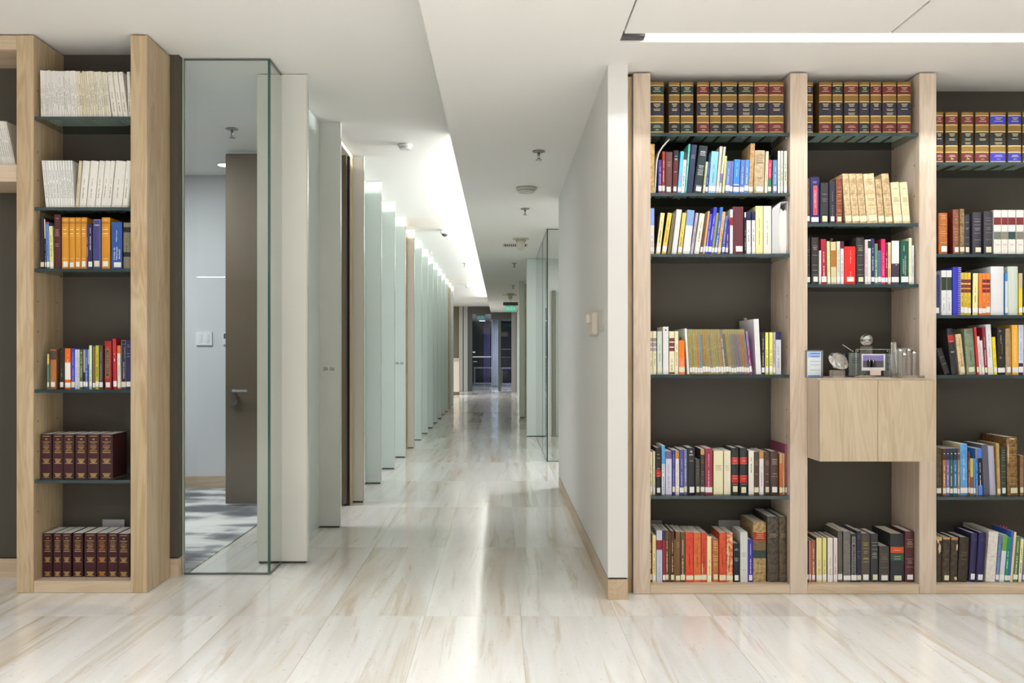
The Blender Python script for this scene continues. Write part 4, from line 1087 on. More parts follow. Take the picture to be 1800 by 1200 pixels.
P('A6', 1252.4, 1263.6, 947, OLD((190, 114, 60), (168, 96, 48)), 'orange brown leather hardback', s=2, hard=True, h=((236, 214, 160), (.90, .86, .80, .54, .5, .44, .4), (.94, .74, .60)))
P('A6', 1264.6, 1276.2, 936, OLD((212, 82, 46), (196, 66, 38)), 'worn orange red paperback', s=2, hard=False, v=((110, 40, 26), .3, .72))
P('A6', 1277, 1288.2, 936, OLD((208, 76, 50), (222, 190, 140)), 'torn orange red paperback', s=2, hard=False, v=((110, 40, 26), .3, .72))
P('A6', 1289.4, 1300.2, 955, (42, 42, 46), 'short black hardback', s=1, h=((214, 214, 212), (.86, .83, .62, .58, .55)))
P('A6', 1301.4, 1314.6, 935, (210, 214, 208), 'light grey hardback', hard=False, h=((140, 140, 136), (.58, .55, .52, .24)))
P('A6', 1315, 1324, 948, (66, 58, 162), 'blue violet paperback', s=1, v=((214, 210, 240), .2, .9))
P('A6', 1324.6, 1347.6, 918, OLD((176, 150, 104), (136, 110, 70)), 'large marbled old volume with red title', hard=True, d=.24, b=[(935, 950, (158, 50, 40)), (950, 967, OLD((120, 100, 62), (104, 84, 52))), (967, 981, (52, 70, 66))], h=((226, 190, 130), (.83, .80, .77, .74)))
P('A6', 1349.4, 1369.6, 908, OLD((84, 74, 60), (52, 48, 44)), 'large worn black volume', hard=True, d=.25, h=((160, 140, 90), (.74, .72, .69)))
P('A6', 1370, 1384.4, 908, OLD((92, 78, 54), (58, 52, 42)), 'large worn olive black volume', hard=True, d=.25, h=((160, 140, 90), (.74, .72, .69)))
# ---- B2
P('B2', 1417.2, 1423.4, 314, OLD((96, 80, 56), (66, 54, 40)), 'dark brown banded hardback', s=1)
P('B2', 1424.6, 1440.4, 311, (42, 40, 94), 'navy hardback with red panel lettered HIPOTECA', s=1, hard=False, side=(34, 32, 70), b=[(327, 376.6, (42, 40, 94))], tcol=(238, 224, 214),
  text=[('LA HIPOTECA', .54, .53, True, .0075, .085), ('FACTO', .5, .90, False, .003, .02), ('IURIS', .5, .875, False, .003, .016)])
P('B2', 1442, 1456.2, 321, (54, 54, 56), 'charcoal hardback', l=.5, s=2, hard=True, h=((140, 140, 140), (.72, .60, .55)))
P('B2', 1458.4, 1468.6, 318, (46, 50, 62), 'dark navy hardback', s=1, v=((120, 120, 116), .15, .75))
P('B2', 1470, 1481, 313, OLD((132, 70, 46), (104, 50, 34)), 'red brown leather hardback with gilt bands', s=2, hard=True, h=((206, 170, 110), (.7, .64, .5, .3, .2), (.80, .60, .44, .27)))
pc = lambda k=0: OLD((208 + k, 184 + k, 142 + k), (178 + k, 152 + k, 110 + k))
for a, b_, tp, l, k, ds in ((1485, 1497.4, 305, -6, 0, 'parchment volume'), (1498.4, 1510.6, 305, -6.6, -4, 'parchment volume'), (1511.6, 1523.6, 305, -7.4, -8, 'parchment volume'), (1524.6, 1543.6, 305, -7.2, 16, 'broad pale parchment volume'),
                        (1544.6, 1555, 315, -6.4, -12, 'short torn parchment volume'), (1556.6, 1569.6, 305, -7.6, -6, 'tall torn parchment volume')):
    P('B2', a, b_, tp, pc(k), ds, l=l, s=2, hard=False, h=((120, 96, 66), (.82, .79, .66, .63, .60, .5, .47, .36), (.88, .84, .30)))
for a, b_ in ((1571.6, 1586), (1587, 1600.6)):
    P('B2', a, b_, 320, OLD((226, 212, 172), (212, 194, 150)), 'cream yellowed paperback', l=-6, s=2, hard=False, h=((130, 110, 80), (.84, .62, .59, .56, .53)))
# ---- B3
P('B3', 1417.2, 1424, 418, (46, 44, 44), 'black ribbed hardback', s=1, h=((150, 146, 136), (.74, .7), (.62, .42, .2)))
P('B3', 1426.8, 1439.6, 417, OLD((54, 50, 50), (40, 38, 38)), 'worn black ribbed hardback', s=1, hard=True, h=((176, 170, 150), (.77, .74, .3), (.82, .79, .62, .41, .2)))
P('B3', 1440, 1443.4, 440, (222, 222, 218), 'short slim white booklet', s=1)
P('B3', 1443.8, 1453.2, 420, (164, 36, 58), 'crimson paperback with white lettering', l=-1, s=1, hard=False, v=((240, 226, 228), .14, .72))
P('B3', 1454.8, 1459.6, 424, (230, 226, 168), 'slim pale yellow paperback', l=-1.2, s=1, v=((190, 186, 130),))
P('B3', 1461, 1470.4, 425, (206, 196, 152), 'beige paperback with ochre panel', l=-.8, hard=False, b=[(440, 469, (168, 112, 40))], s=2)
P('B3', 1471, 1476.8, 424, (226, 214, 196), 'slim cream pink paperback', s=1, v=((170, 150, 130),))
P('B3', 1477.6, 1483.2, 424, (230, 230, 234), 'slim white paperback with purple top', s=1, b=[(424, 437, (98, 44, 76))], side=(90, 40, 70), v=((140, 140, 150), .15, .7))
P('B3', 1484, 1504.4, 433, (210, 40, 34), 'broad red paperback', s=1, hard=False, tcol=(244, 222, 216), text=[('Código Civil', .57, .72, True, .006, .062), ('Editorial', .56, .25, True, .004, .03)])
P('B3', 1506, 1519.6, 417, OLD((56, 54, 54), (40, 40, 42)), 'black ribbed hardback with numeral', s=2, hard=True, h=((176, 172, 160), (.75, .72, .31), (.82, .78, .62, .41, .2)))
P('B3', 1520.8, 1525.2, 421, (226, 202, 202), 'slim pinkish paperback', s=1, v=((160, 130, 130), .1, .7))
P('B3', 1525.6, 1531, 421, (218, 222, 212), 'slim white paperback with dark green patch', s=1, b=[(423, 436, (40, 62, 58))])
P('B3', 1531.8, 1537, 419, (48, 52, 104), 'navy slim paperback', s=1, v=((190, 194, 220), .3, .8))
P('B3', 1537.6, 1543, 428, (98, 132, 104), 'short grey green paperback', s=1, v=((210, 226, 210), .1, .6))
P('B3', 1543.4, 1548.6, 440, (72, 108, 144), 'short steel blue paperback', s=1)
P('B3', 1549, 1556.2, 420, (220, 42, 104), 'hot pink paperback', s=1, v=((244, 170, 196), .2, .7), side=(176, 34, 60))
P('B3', 1556.6, 1560.4, 428, (112, 38, 58), 'slim maroon paperback', s=1, v=((236, 210, 216), .4, .8))
P('B3', 1561.2, 1566, 426, (240, 206, 156), 'slim orange cream paperback', s=1, v=((140, 100, 70), .1, .7))
P('B3', 1567.2, 1580.8, 423, (68, 58, 68), 'white and black paperback numbered VII', s=1, hard=False, b=[(423, 463, (230, 230, 230))], side=(46, 42, 48), text=[('VII', .62, .445, False, .0055)], tcol=(236, 236, 236))
P('B3', 1582.4, 1597.2, 424, (30, 84, 68), 'dark green hardback with white lettering', s=1, hard=False, side=(22, 58, 48), tcol=(232, 236, 230),
  text=[('ELEMENTOS DE LA', .40, .42, True, .0055, .070), ('RESPONSABILIDAD CIVIL', .62, .44, True, .0055, .094), ('BARROS', .46, .84, True, .005, .026)])
P('B3', 1597.6, 1602.8, 418, (222, 222, 188), 'tall pale cream booklet', s=1, d=.24)
P('B3', 1603.2, 1606.6, 431, (222, 228, 232), 'slim white booklet beside the upright', v=((120, 124, 130), .2, .7))
# ---- B6
P('B6', 1417.2, 1421.6, 950, (46, 54, 104), 'slim navy book', s=1)
P('B6', 1422.4, 1425.4, 950, (200, 130, 78), 'slim orange book', s=1)
P('B6', 1426, 1434, 949, (160, 98, 90), 'dusty pink paperback with white lettering', s=1, v=((240, 232, 230), .15, .8))
P('B6', 1435, 1444.8, 945, (230, 220, 158), 'cream yellow paperback in olive boards', s=1, hard=False, side=(92, 86, 50), v=((140, 130, 80), .1, .5))
P('B6', 1445.8, 1452.8, 945, (226, 220, 138), 'yellow paperback in olive boards', s=1, side=(92, 86, 50), v=((140, 130, 70), .1, .5))
P('B6', 1454.6, 1464.2, 945, (232, 228, 218), 'white paperback in olive boards', s=1, hard=False, side=(92, 86, 50), v=((140, 130, 110), .1, .55))
P('B6', 1465.2, 1472.2, 945, (228, 216, 214), 'pinkish white paperback in dark boards', s=1, side=(70, 50, 40), v=((140, 120, 116), .1, .6))
P('B6', 1473, 1480.6, 933, (96, 92, 84), 'dark grey cloth book', s=1, hard=False)
P('B6', 1482.6, 1495.2, 934, OLD((118, 116, 110), (104, 102, 98)), 'broad grey cloth book', s=1, hard=False, d=.23)
P('B6', 1496, 1505.8, 938, (44, 44, 46), 'black book with white framed title', s=1, hard=False, tcol=(232, 232, 232), text=[('Teoría del Contrato de Trabajo', .5, .46, True, .0062, .132), ('THAYER', .48, .87, True, .005, .026)])
P('B6', 1506.4, 1513.6, 933, (48, 50, 68), 'navy cloth hardback', s=2, h=((120, 124, 150), (.9, .86, .6, .5, .46)))
P('B6', 1514.6, 1530.2, 938, (84, 78, 66), 'olive charcoal hardback with gilt title', s=1, hard=True, h=((206, 180, 110), (.79, .76, .64, .60, .50, .48, .42), (.82, .70)))
P('B6', 1531, 1544.4, 938, (58, 60, 64), 'charcoal hardback with silver title', s=2, hard=True, h=((206, 206, 204), (.76, .60, .57, .53), (.82, .68, .50)))
P('B6', 1546, 1564.2, 960, (72, 68, 64), 'short charcoal ribbed hardback', s=1, hard=True, h=((140, 120, 104), (.72, .68, .64), (.78, .58, .40, .22)))
P('B6', 1566, 1590.4, 938, (52, 54, 58), 'broad black hardback with orange and green bands', s=2, hard=True, b=[(961, 972, (196, 78, 44)), (974, 985, (50, 92, 76))], h=((216, 200, 150), (.66, .53, .48)), d=.22)
P('B6', 1591.6, 1608, 934, (84, 42, 48), 'maroon hardback with gilt lettering', s=1, hard=True, h=((214, 190, 150), (.80, .77, .74, .42, .38), (.84, .70, .46, .30)))
# ---- D2
P('D2', 1650.8, 1666.6, 374, OLD((182, 108, 46), (160, 92, 38)), 'orange brown leather hardback', s=1, hard=True, side=(120, 66, 40), h=((220, 190, 140), (.94, .9, .86, .55, .5, .45), (.72, .28)))
P('D2', 1676.2, 1687, 368, OLD((140, 92, 64), (116, 72, 48)), 'brown leather hardback in red boards', l=-.6, s=1, side=(112, 38, 34), h=((196, 150, 110), (.78, .7, .5, .44, .38), (.84, .56, .32, .16)))
P('D2', 1687.4, 1695.2, 367, OLD((142, 118, 76), (104, 78, 48)), 'marbled brown hardback', s=2, h=((190, 160, 96), (.7, .5), (.8, .58, .4, .22)))
P('D2', 1696, 1705.4, 377, (54, 56, 64), 'dark slate hardback', l=-.4, s=2, h=((150, 150, 150), (.8, .66, .63), (.42, .26)))
P('D2', 1710.6, 1726, 373, (62, 60, 68), 'charcoal hardback with silver bands', s=2, hard=True, h=((170, 168, 166), (.78, .62, .58), (.84, .70, .50, .34)))
P('D2', 1730.6, 1746, 371, (62, 60, 66), 'charcoal ribbed hardback', s=2, hard=True, h=((150, 148, 146), (.78, .62, .58), (.84, .70, .50, .34)))
for a, b_, g in ((1747, 1760, (104, 110, 100)), (1760.6, 1771.6, (124, 122, 106)), (1772.2, 1785.4, (50, 72, 70)), (1786.6, 1799.4, (124, 118, 106)), (1800, 1812, (80, 90, 90))):
    P('D2', a, b_, 369, OLD((232, 228, 220), (222, 216, 204)), 'white volume with maroon and %s bands' % ('teal' if g[0] == 50 else 'grey'), hard=False, b=[(382, 395, (116, 44, 48)), (407, 420.5, g)], h=((150, 130, 120), (.22,)))
# ---- D3
P('D3', 1644, 1651, 483, (44, 54, 108), 'navy paperback', s=1)
P('D3', 1654.8, 1663.8, 475, (224, 228, 228), 'white paperback with dark green band', hard=False, b=[(487, 510, (44, 60, 48))], v=((140, 144, 140), .1, .4))
P('D3', 1664.2, 1673.2, 475, (218, 222, 222), 'white grey paperback with dark green band', hard=False, b=[(487, 510, (52, 68, 54))], v=((140, 144, 140), .1, .4))
sp = P('D3', 1675, 1688.6, 469, (58, 60, 184), 'blue spiral bound notebook', hard=False, b=(), name='notebook', cat='notebook', d=.2)
for a, b_ in ((1689, 1694.4), (1694.8, 1700.8), (1701.2, 1706.6)):
    P('D3', a, b_, 479, (212, 184, 70), 'yellow volume with maroon bands', s=1, b=[(491, 497, (116, 44, 54)), (500, 506, (116, 44, 54)), (508, 514, (116, 44, 54))], v=((120, 100, 40), .15, .45))
P('D3', 1709, 1718.4, 480, (230, 226, 160), 'pale yellow paperback in navy boards', l=.8, s=1, hard=False, side=(38, 44, 74), v=((140, 136, 80), .3, .7))
P('D3', 1720.6, 1726.4, 480, (224, 124, 56), 'plain orange volume', s=1)
for a, b_ in ((1726.8, 1733.2), (1733.6, 1740.4)):
    P('D3', a, b_, 480, (228, 130, 60), 'orange volume with maroon bands', s=1, b=[(491, 497, (116, 44, 54)), (500, 506, (116, 44, 54)), (508, 514, (116, 44, 54))], v=((140, 80, 40), .15, .45))
P('D3', 1742.4, 1766, 468, (228, 230, 232), 'broad white ring binder', hard=True, name='binder', cat='binder', d=.24)
P('D3', 1767, 1771.2, 479, (78, 140, 198), 'slim blue and white booklet', s=1, b=[(494, 545, (214, 224, 234))])
P('D3', 1772.4, 1790.6, 468, (204, 214, 200), 'pale green ring binder', hard=True, name='binder', cat='binder', d=.24)
P('D3', 1791.4, 1797.4, 480, (222, 202, 70), 'tan and yellow paperback', s=1, b=[(480, 506, (196, 180, 160))])
P('D3', 1798.4, 1806, 480, (44, 46, 44), 'black paperback at the picture edge', s=1)
# ---- D4
P('D4', 1661, 1671.4, 612, (46, 44, 44), 'black hardback leaning far outward', l=-15, h=((150, 150, 146), (.66, .4)))
P('D4', 1673.4, 1684.4, 577, (46, 46, 48), 'tall black hardback with red title', l=-8.4, hard=True, b=[(589, 602, (170, 46, 44))], h=((200, 198, 190), (.72, .5, .48)))
P('D4', 1687.6, 1698, 587, OLD((214, 192, 150), (190, 166, 122)), 'parchment hardback with dark lettering', l=-7.8, s=2, v=((140, 110, 70), .2, .9))
P('D4', 1700.8, 1716.8, 577, OLD((126, 140, 114), (110, 124, 100)), 'broad grey green hardback', l=-5.6, s=2, hard=True, h=((60, 70, 56), (.94, .9), (.98,)), v=((200, 206, 190), .3, .7))
P('D4', 1717.8, 1721.6, 575, (188, 56, 58), 'slim red book', l=-5.4, s=2)
P('D4', 1722.2, 1726.2, 591, (222, 214, 204), 'slim off white booklet', l=-4.8, s=2, v=((170, 160, 150),))
P('D4', 1726.8, 1731, 598, (226, 220, 226), 'short slim lilac white booklet', l=-4.4, s=1, v=((180, 140, 180), .1, .8))
P('D4', 1731.8, 1736.4, 575, (132, 34, 54), 'maroon paperback with pale lettering', l=-5.4, s=2, v=((226, 190, 196), .2, .8))
P('D4', 1737.2, 1746.4, 570, (228, 230, 232), 'tall white paperback', l=-4.8, s=2, hard=False, v=((170, 172, 174), .35, .8))
P('D4', 1747.6, 1753, 592, (240, 222, 36), 'bright yellow paperback', l=-3.6, s=1, v=((150, 130, 20), .2, .7))
P('D4', 1754.4, 1767.2, 575, (40, 40, 38), 'black hardback with triangle emblems', l=-1.6, s=1, hard=False, tcol=(196, 188, 140), text=[('▷', .42, .92, False, .012), ('▷', .46, .36, False, .012), ('ALTERINI', .5, .74, True, .005, .04), ('Contratos', .62, .55, True, .003, .05)])
P('D4', 1768.6, 1778.4, 577, OLD((166, 140, 98), (150, 124, 84)), 'tan brown hardback', l=-.8, s=1, hard=True)
P('D4', 1779.6, 1790, 571, (240, 176, 64), 'orange yellow paperback', l=-.8, s=1, hard=False, v=((250, 220, 160), .25, .9))
P('D4', 1790.6, 1798.4, 571, (206, 220, 240), 'white blue striped paperback with navy foot', s=1, b=[(638, 662, (40, 42, 104))], v=((110, 140, 196), .3, .98))
P('D4', 1799, 1808, 571, (206, 150, 60), 'amber paperback at the picture edge', s=1)
# ---- D5
P('D5', 1644, 1656.6, 788, OLD((84, 74, 54), (58, 52, 42)), 'dark olive patterned hardback', s=1, hard=True)
for a, b_, c, ct, n in ((1657.4, 1662.8, (176, 120, 62), (70, 52, 42), 'ochre'), (1663.4, 1669.2, (118, 104, 176), (56, 44, 84), 'violet'), (1670, 1675, (48, 108, 84), (30, 62, 52), 'green'), (1675.8, 1683, (58, 102, 160), (38, 46, 74), 'blue'), (1683.6, 1687, (160, 132, 80), (90, 74, 54), 'olive')):
    P('D5', a, b_, 788, c, 'slim %s volume with dark top' % n, s=1, b=[(788, 808, ct)], v=((226, 222, 200), .2, .65), text=[('•', .5, .89, False, .006)])
P('D5', 1688.2, 1701, 780, OLD((92, 158, 214), (78, 142, 200)), 'tall worn sky blue paperback', l=-.6, s=1, hard=False, side=(216, 204, 170), v=((226, 236, 244), .3, .75))
P('D5', 1702, 1705, 794, (124, 50, 52), 'slim maroon booklet', s=1, v=((226, 200, 190), .1, .8))
P('D5', 1705.6, 1711.2, 806, (184, 184, 98), 'short yellow green paperback with brown foot', s=1, b=[(838, 870, (124, 82, 60))])
P('D5', 1711.8, 1714.6, 806, (80, 140, 206), 'short slim sky blue booklet', s=1)
P('D5', 1715, 1719.6, 788, (38, 118, 196), 'blue paperback with grey ends', l=-1.4, b=[(788, 806, (128, 128, 122)), (853, 870, (140, 140, 136))], v=((150, 196, 236), .2, .7))
P('D5', 1720.2, 1727.6, 788, (36, 36, 40), 'black paperback with bright blue ends', l=-2, b=[(788, 805, (76, 126, 232)), (853, 870, (84, 134, 236))], v=((226, 226, 230), .2, .7))
P('D5', 1729.2, 1740, 781, (90, 90, 106), 'tall slate grey book', l=-3.8, hard=False)
P('D5', 1740.8, 1751.4, 784, (176, 176, 196), 'silver lavender hardback', l=-3.8, hard=True, text=[('✓', .55, .06, False, .006)], tcol=(226, 226, 236))
P('D5', 1753.6, 1759, 779, OLD((186, 154, 96), (170, 136, 80)), 'tall tan gold book', l=-2.6, s=2)
P('D5', 1760.2, 1769.6, 787, (54, 64, 54), 'dark green hardback with pale lines', l=-.8, s=1, h=((150, 156, 140), (.9, .8), (.95, .85, .75, .62, .5, .38, .26)))
P('D5', 1772, 1791, 768, OLD((136, 104, 56), (96, 70, 38)), 'very tall old brown leather volume', l=-2, s=2, hard=True, d=.235, h=((190, 160, 96), (.7, .66, .3), (.82, .62, .4, .2)))
P('D5', 1793.4, 1798.8, 800, OLD((140, 110, 80), (120, 90, 60)), 'brown book partly out of the picture', s=2)
P('D5', 1799.4, 1808, 803, (48, 80, 134), 'navy book at the picture edge', s=1)
# ---- D6
dk = lambda: OLD((74, 62, 46), (48, 42, 36))
P('D6', 1644, 1655, 943, OLD((70, 58, 42), (52, 46, 38)), 'torn dark brown hardback', l=1.6, hard=True, b=[(943, 950, (196, 166, 114))])
P('D6', 1656, 1669.2, 944, dk(), 'dark brown hardback with cream top edge', l=1.8, s=2, hard=True, b=[(944, 948, (186, 156, 108))], h=((120, 100, 60), (.7, .5)))
P('D6', 1670, 1682.6, 944, dk(), 'scuffed dark brown hardback', l=2.4, hard=True, b=[(944, 949, (170, 130, 90))])
P('D6', 1684, 1701, 944, OLD((62, 52, 38), (44, 38, 32)), 'broad blackish brown hardback', l=3.4, hard=True, h=((120, 104, 64), (.66, .6, .5)))
P('D6', 1703.4, 1714.6, 937, (46, 42, 84), 'navy hardback', l=4.4, s=1, hard=True, h=((70, 70, 110), (.86,), (.88, .84)))
P('D6', 1715.6, 1729, 936, (46, 42, 86), 'second navy hardback', l=5.6, s=1, hard=True, h=((70, 70, 110), (.86,), (.88, .84)))
P('D6', 1731.4, 1748.6, 934, OLD((226, 223, 214), (210, 206, 194)), 'broad old white volume', l=6.6, hard=False, d=.24, h=((150, 146, 130), (.5,)))
P('D6', 1749.2, 1755.2, 941, (98, 120, 160), 'slate blue paperback', l=6.4, s=1, v=((160, 176, 206), .2, .8))
P('D6', 1756, 1764.2, 940, (216, 216, 228), 'white paperback with green top', l=7, s=1, hard=False, b=[(940, 968, (104, 158, 78))])
P('D6', 1764.8, 1771, 944, (28, 138, 98), 'emerald green paperback', l=6, s=1, v=((200, 236, 220), .3, .7))
rt = P('D6', 1771.4, 1775, 933, (58, 98, 190), 'slim blue paperback with pink tabs', l=6.6, s=1)
P('D6', 1775.4, 1779.4, 935, (234, 208, 158), 'slim tall cream orange paperback', l=7.4)
P('D6', 1780, 1788, 943, (88, 124, 78), 'green paperback with white lettering', l=6.4, s=1, hard=False, v=((232, 238, 226), .12, .9))
P('D6', 1788.6, 1795, 947, (236, 226, 168), 'cream yellow paperback', l=4.6, s=1, side=(60, 60, 40), v=((120, 112, 70), .15, .8))
P('D6', 1795.6, 1804, 947, (96, 120, 156), 'slate blue paperback at the picture edge', l=4, s=1)
# ================================================================== SMALL THINGS ON THE SHELVES
def front_plate(root, name, x0, x1, z0, z1, m, y0=-.0006, y1=.0003):
    return mesh_obj(name, boxv(x0, x1, y0, y1, z0, z1), BF, m, root)

def frame_lines(root, cx, cz, w, h, lw, m, name='title_frame', y=-.0006):
    """thin printed frame as four touching strips in one mesh"""
    v, f = [], []
    for a in ((cx - w / 2, cx + w / 2, cz + h / 2 - lw, cz + h / 2), (cx - w / 2, cx + w / 2, cz - h / 2, cz - h / 2 + lw),
              (cx - w / 2, cx - w / 2 + lw, cz - h / 2, cz + h / 2), (cx + w / 2 - lw, cx + w / 2, cz - h / 2, cz + h / 2)):
        n = len(v); v += boxv(a[0], a[1], y, y + .0005, a[2], a[3]); f += [tuple(i + n for i in q) for q in BF]
    return mesh_obj(name, v, f, m, root)
def find_book(part):
    return [o for o in bpy.data.objects if o.get('label', '').startswith(part)][0]
def dims(root):
    c = [o for o in root.children if o.name.startswith('cover')][0].data.vertices
    xs_ = [p.co.x for p in c]; return min(xs_), max(xs_), max(p.co.z for p in c), max(p.co.y for p in c)

b = find_book('black book with white framed title'); x0, x1, h, d = dims(b)
WL = mat((230, 230, 230), .5)
frame_lines(b, (x0 + x1) / 2, h * .46, (x1 - x0) * .62, h * .66, .0012, WL); frame_lines(b, (x0 + x1) / 2, h * .87, (x1 - x0) * .55, h * .14, .0012, WL)
b = find_book('navy hardback with red panel'); x0, x1, h, d = dims(b)
front_plate(b, 'title_panel', x0 + (x1 - x0) * .36, x0 + (x1 - x0) * .76, h * .19, h * .81, mat((206, 62, 84), .5), -.0004)
frame_lines(b, x0 + (x1 - x0) * .56, h * .50, (x1 - x0) * .42, h * .625, .0011, mat((226, 170, 150), .5))
b = find_book('thick crimson hardback'); x0, x1, h, d = dims(b); cx = x0 + (x1 - x0) * .48
def pill(w, hh, y):
    v = []
    for i in range(9): a = PI * i / 8; v.append((cx + w / 2 * math.cos(a), y, h * .54 + hh / 2 - w / 2 + w / 2 * math.sin(a)))
    for i in range(9): a = PI + PI * i / 8; v.append((cx + w / 2 * math.cos(a), y, h * .54 - hh / 2 + w / 2 + w / 2 * math.sin(a)))
    return v
v = pill(.0165, h * .60, -.0006); mesh_obj('plate_rim', v + [(p[0], .0005, p[2]) for p in v], [tuple(range(18))[::-1]] + [(i, (i + 1) % 18, 18 + (i + 1) % 18, 18 + i) for i in range(18)], mat((200, 160, 90), .4), b)
v = pill(.0138, h * .57, -.0009); mesh_obj('title_plate', v + [(p[0], -.0006, p[2]) for p in v], [tuple(range(18))[::-1]] + [(i, (i + 1) % 18, 18 + (i + 1) % 18, 18 + i) for i in range(18)], mat((58, 60, 40), .4), b)
L = Letter(); dash_v(L, cx, h * .32, h * .76, .004, -.0011, random.Random(3)); L.build(mat((150, 150, 110), .5), b)
b = find_book('indigo hardback with silver frame'); x0, x1, h, d = dims(b)
frame_lines(b, (x0 + x1) / 2, h * .5, (x1 - x0) * .8, h * .96, .0009, mat((150, 150, 176), .4))
b = find_book('black hardback lettered DERECHO'); x0, x1, h, d = dims(b)
frame_lines(b, (x0 + x1) / 2, h * .5, (x1 - x0) * .94, h * .98, .0008, mat((190, 192, 198), .4))
frame_lines(b, (x0 + x1) / 2, h * .95, (x1 - x0) * .9, h * .075, .0008, mat((190, 192, 198), .4))
# law-reporter emblem: a small gilt ring with a dot
for o in [q for q in bpy.data.objects if q.name.startswith('law_reporter')]:
    if 'seventh' in o['label'] and 'white wall' in o['label'] or ('rightmost' in o['label'] and ('second' in o['label'] or 'third' in o['label'])):
        x0, x1, h, d = dims(o); L = Letter(); L.text('C', (x0 + x1) / 2, h * .105, -.0012, .011); L.build(mat((216, 206, 160), .4), o)
    if o['label'].startswith('green') and 'white wall' in o['label']:      # winged emblem on the two green ones
        x0, x1, h, d = dims(o); cx, cz, wv = (x0 + x1) / 2, h * .53, (x1 - x0) * .3
        v = [(cx - wv, -.0009, cz + .006), (cx, -.0009, cz - .006), (cx + wv, -.0009, cz + .006), (cx + wv * .4, -.0009, cz + .003), (cx, -.0009, cz), (cx - wv * .4, -.0009, cz + .003)]
        mesh_obj('emblem', v, [(0, 1, 4, 5), (1, 2, 3, 4)], mat((150, 146, 110), .5), o)
# torn cream patches on worn books
for lab, spots in (('torn dark brown hardback', ((.55, .74, .5, .3), (.3, .9, .4, .1))), ('scuffed dark brown', ((.82, .78, .3, .22), (.75, .08, .5, .1))), ('torn orange red', ((.25, .55, .28, .5), (.4, .94, .5, .05))),
                   ('worn orange red paperback, thirteenth', ((.2, .25, .3, .32),)), ('very tall old brown', ((.08, .7, .14, .5), (.5, .97, .7, .04)))):
    b = find_book(lab); x0, x1, h, d = dims(b); rr = random.Random(len(lab))
    for fx, fz, fw, fh in spots:
        n = 10; cx, cz = x0 + (x1 - x0) * fx, h * fz; v = []
        for i in range(n):
            a = 2 * PI * i / n; k = rr.uniform(.55, 1)
            v.append((min(x1 - .001, max(x0 + .001, cx + k * fw * (x1 - x0) / 2 * math.cos(a))), -.0007, min(h, cz + k * fh * h / 2 * math.sin(a))))
        mesh_obj('torn_patch', v, [tuple(range(n))], mat((214, 192, 150), .8), b)
# paper markers and tabs standing out of books
def marker(lab, fx, w, up, c, lean=0.0, y=.06):
    b = find_book(lab); x0, x1, h, d = dims(b); x = x0 + (x1 - x0) * fx
    v = [(x, y, h - .02), (x + .0004, y + w, h - .02), (x + .0004 + lean, y + w, h + up), (x + lean, y, h + up * .8)]
    o = mesh_obj('paper_marker', v + [(p[0] + .0006, p[1], p[2]) for p in v], [(0, 1, 2, 3), (7, 6, 5, 4), (0, 4, 5, 1), (1, 5, 6, 2), (2, 6, 7, 3), (3, 7, 4, 0)], mat(c, .7), b)
for k, yy in enumerate((.05, .075, .10)):
    marker('slim blue paperback with pink tabs', .5, .014, .012, (226, 74, 130), .003, yy)
marker('beige paperback with ochre panel', .5, .03, .03, (220, 210, 170), .022)
marker('very tall white box file', .2, .05, .012, (236, 228, 190), -.012, .1)
marker('short orange paperback', .4, .03, .018, (70, 66, 60), .008, .03)
marker('cream yellow paperback in olive boards', .4, .02, .02, (150, 170, 110), -.02, .08)
marker('bright blue paperback', .7, .03, .02, (170, 164, 130), .012, .08)
marker('steel blue paperback', .6, .05, .05, (110, 110, 60), -.004, .08)
# wire spiral of the notebook
b = find_book('blue spiral bound'); x0, x1, h, d = dims(b)
n = 26; sv, sf = [], []
for i in range(n):
    z = h * (.02 + .96 * i / (n - 1)); R0 = .007; seg = 10
    for j in range(seg):
        a = 2 * PI * j / seg
        for q in range(4):
            t_ = 2 * PI * q / 4; rr = R0 + .0011 * math.cos(t_)
            sv.append((x1 - .007 + rr * math.cos(a), -.0075 + rr * math.sin(a), z + .0011 * math.sin(t_)))
    base = i * seg * 4
    for j in range(seg):
        for q in range(4):
            a0, a1 = base + j * 4 + q, base + j * 4 + (q + 1) % 4; b0, b1 = base + ((j + 1) % seg) * 4 + q, base + ((j + 1) % seg) * 4 + (q + 1) % 4
            sf.append((a0, b0, b1, a1))
o = mesh_obj('wire_spiral', sv, sf, mat((226, 228, 228), .35, .2), b); o['kind'] = 'stuff'

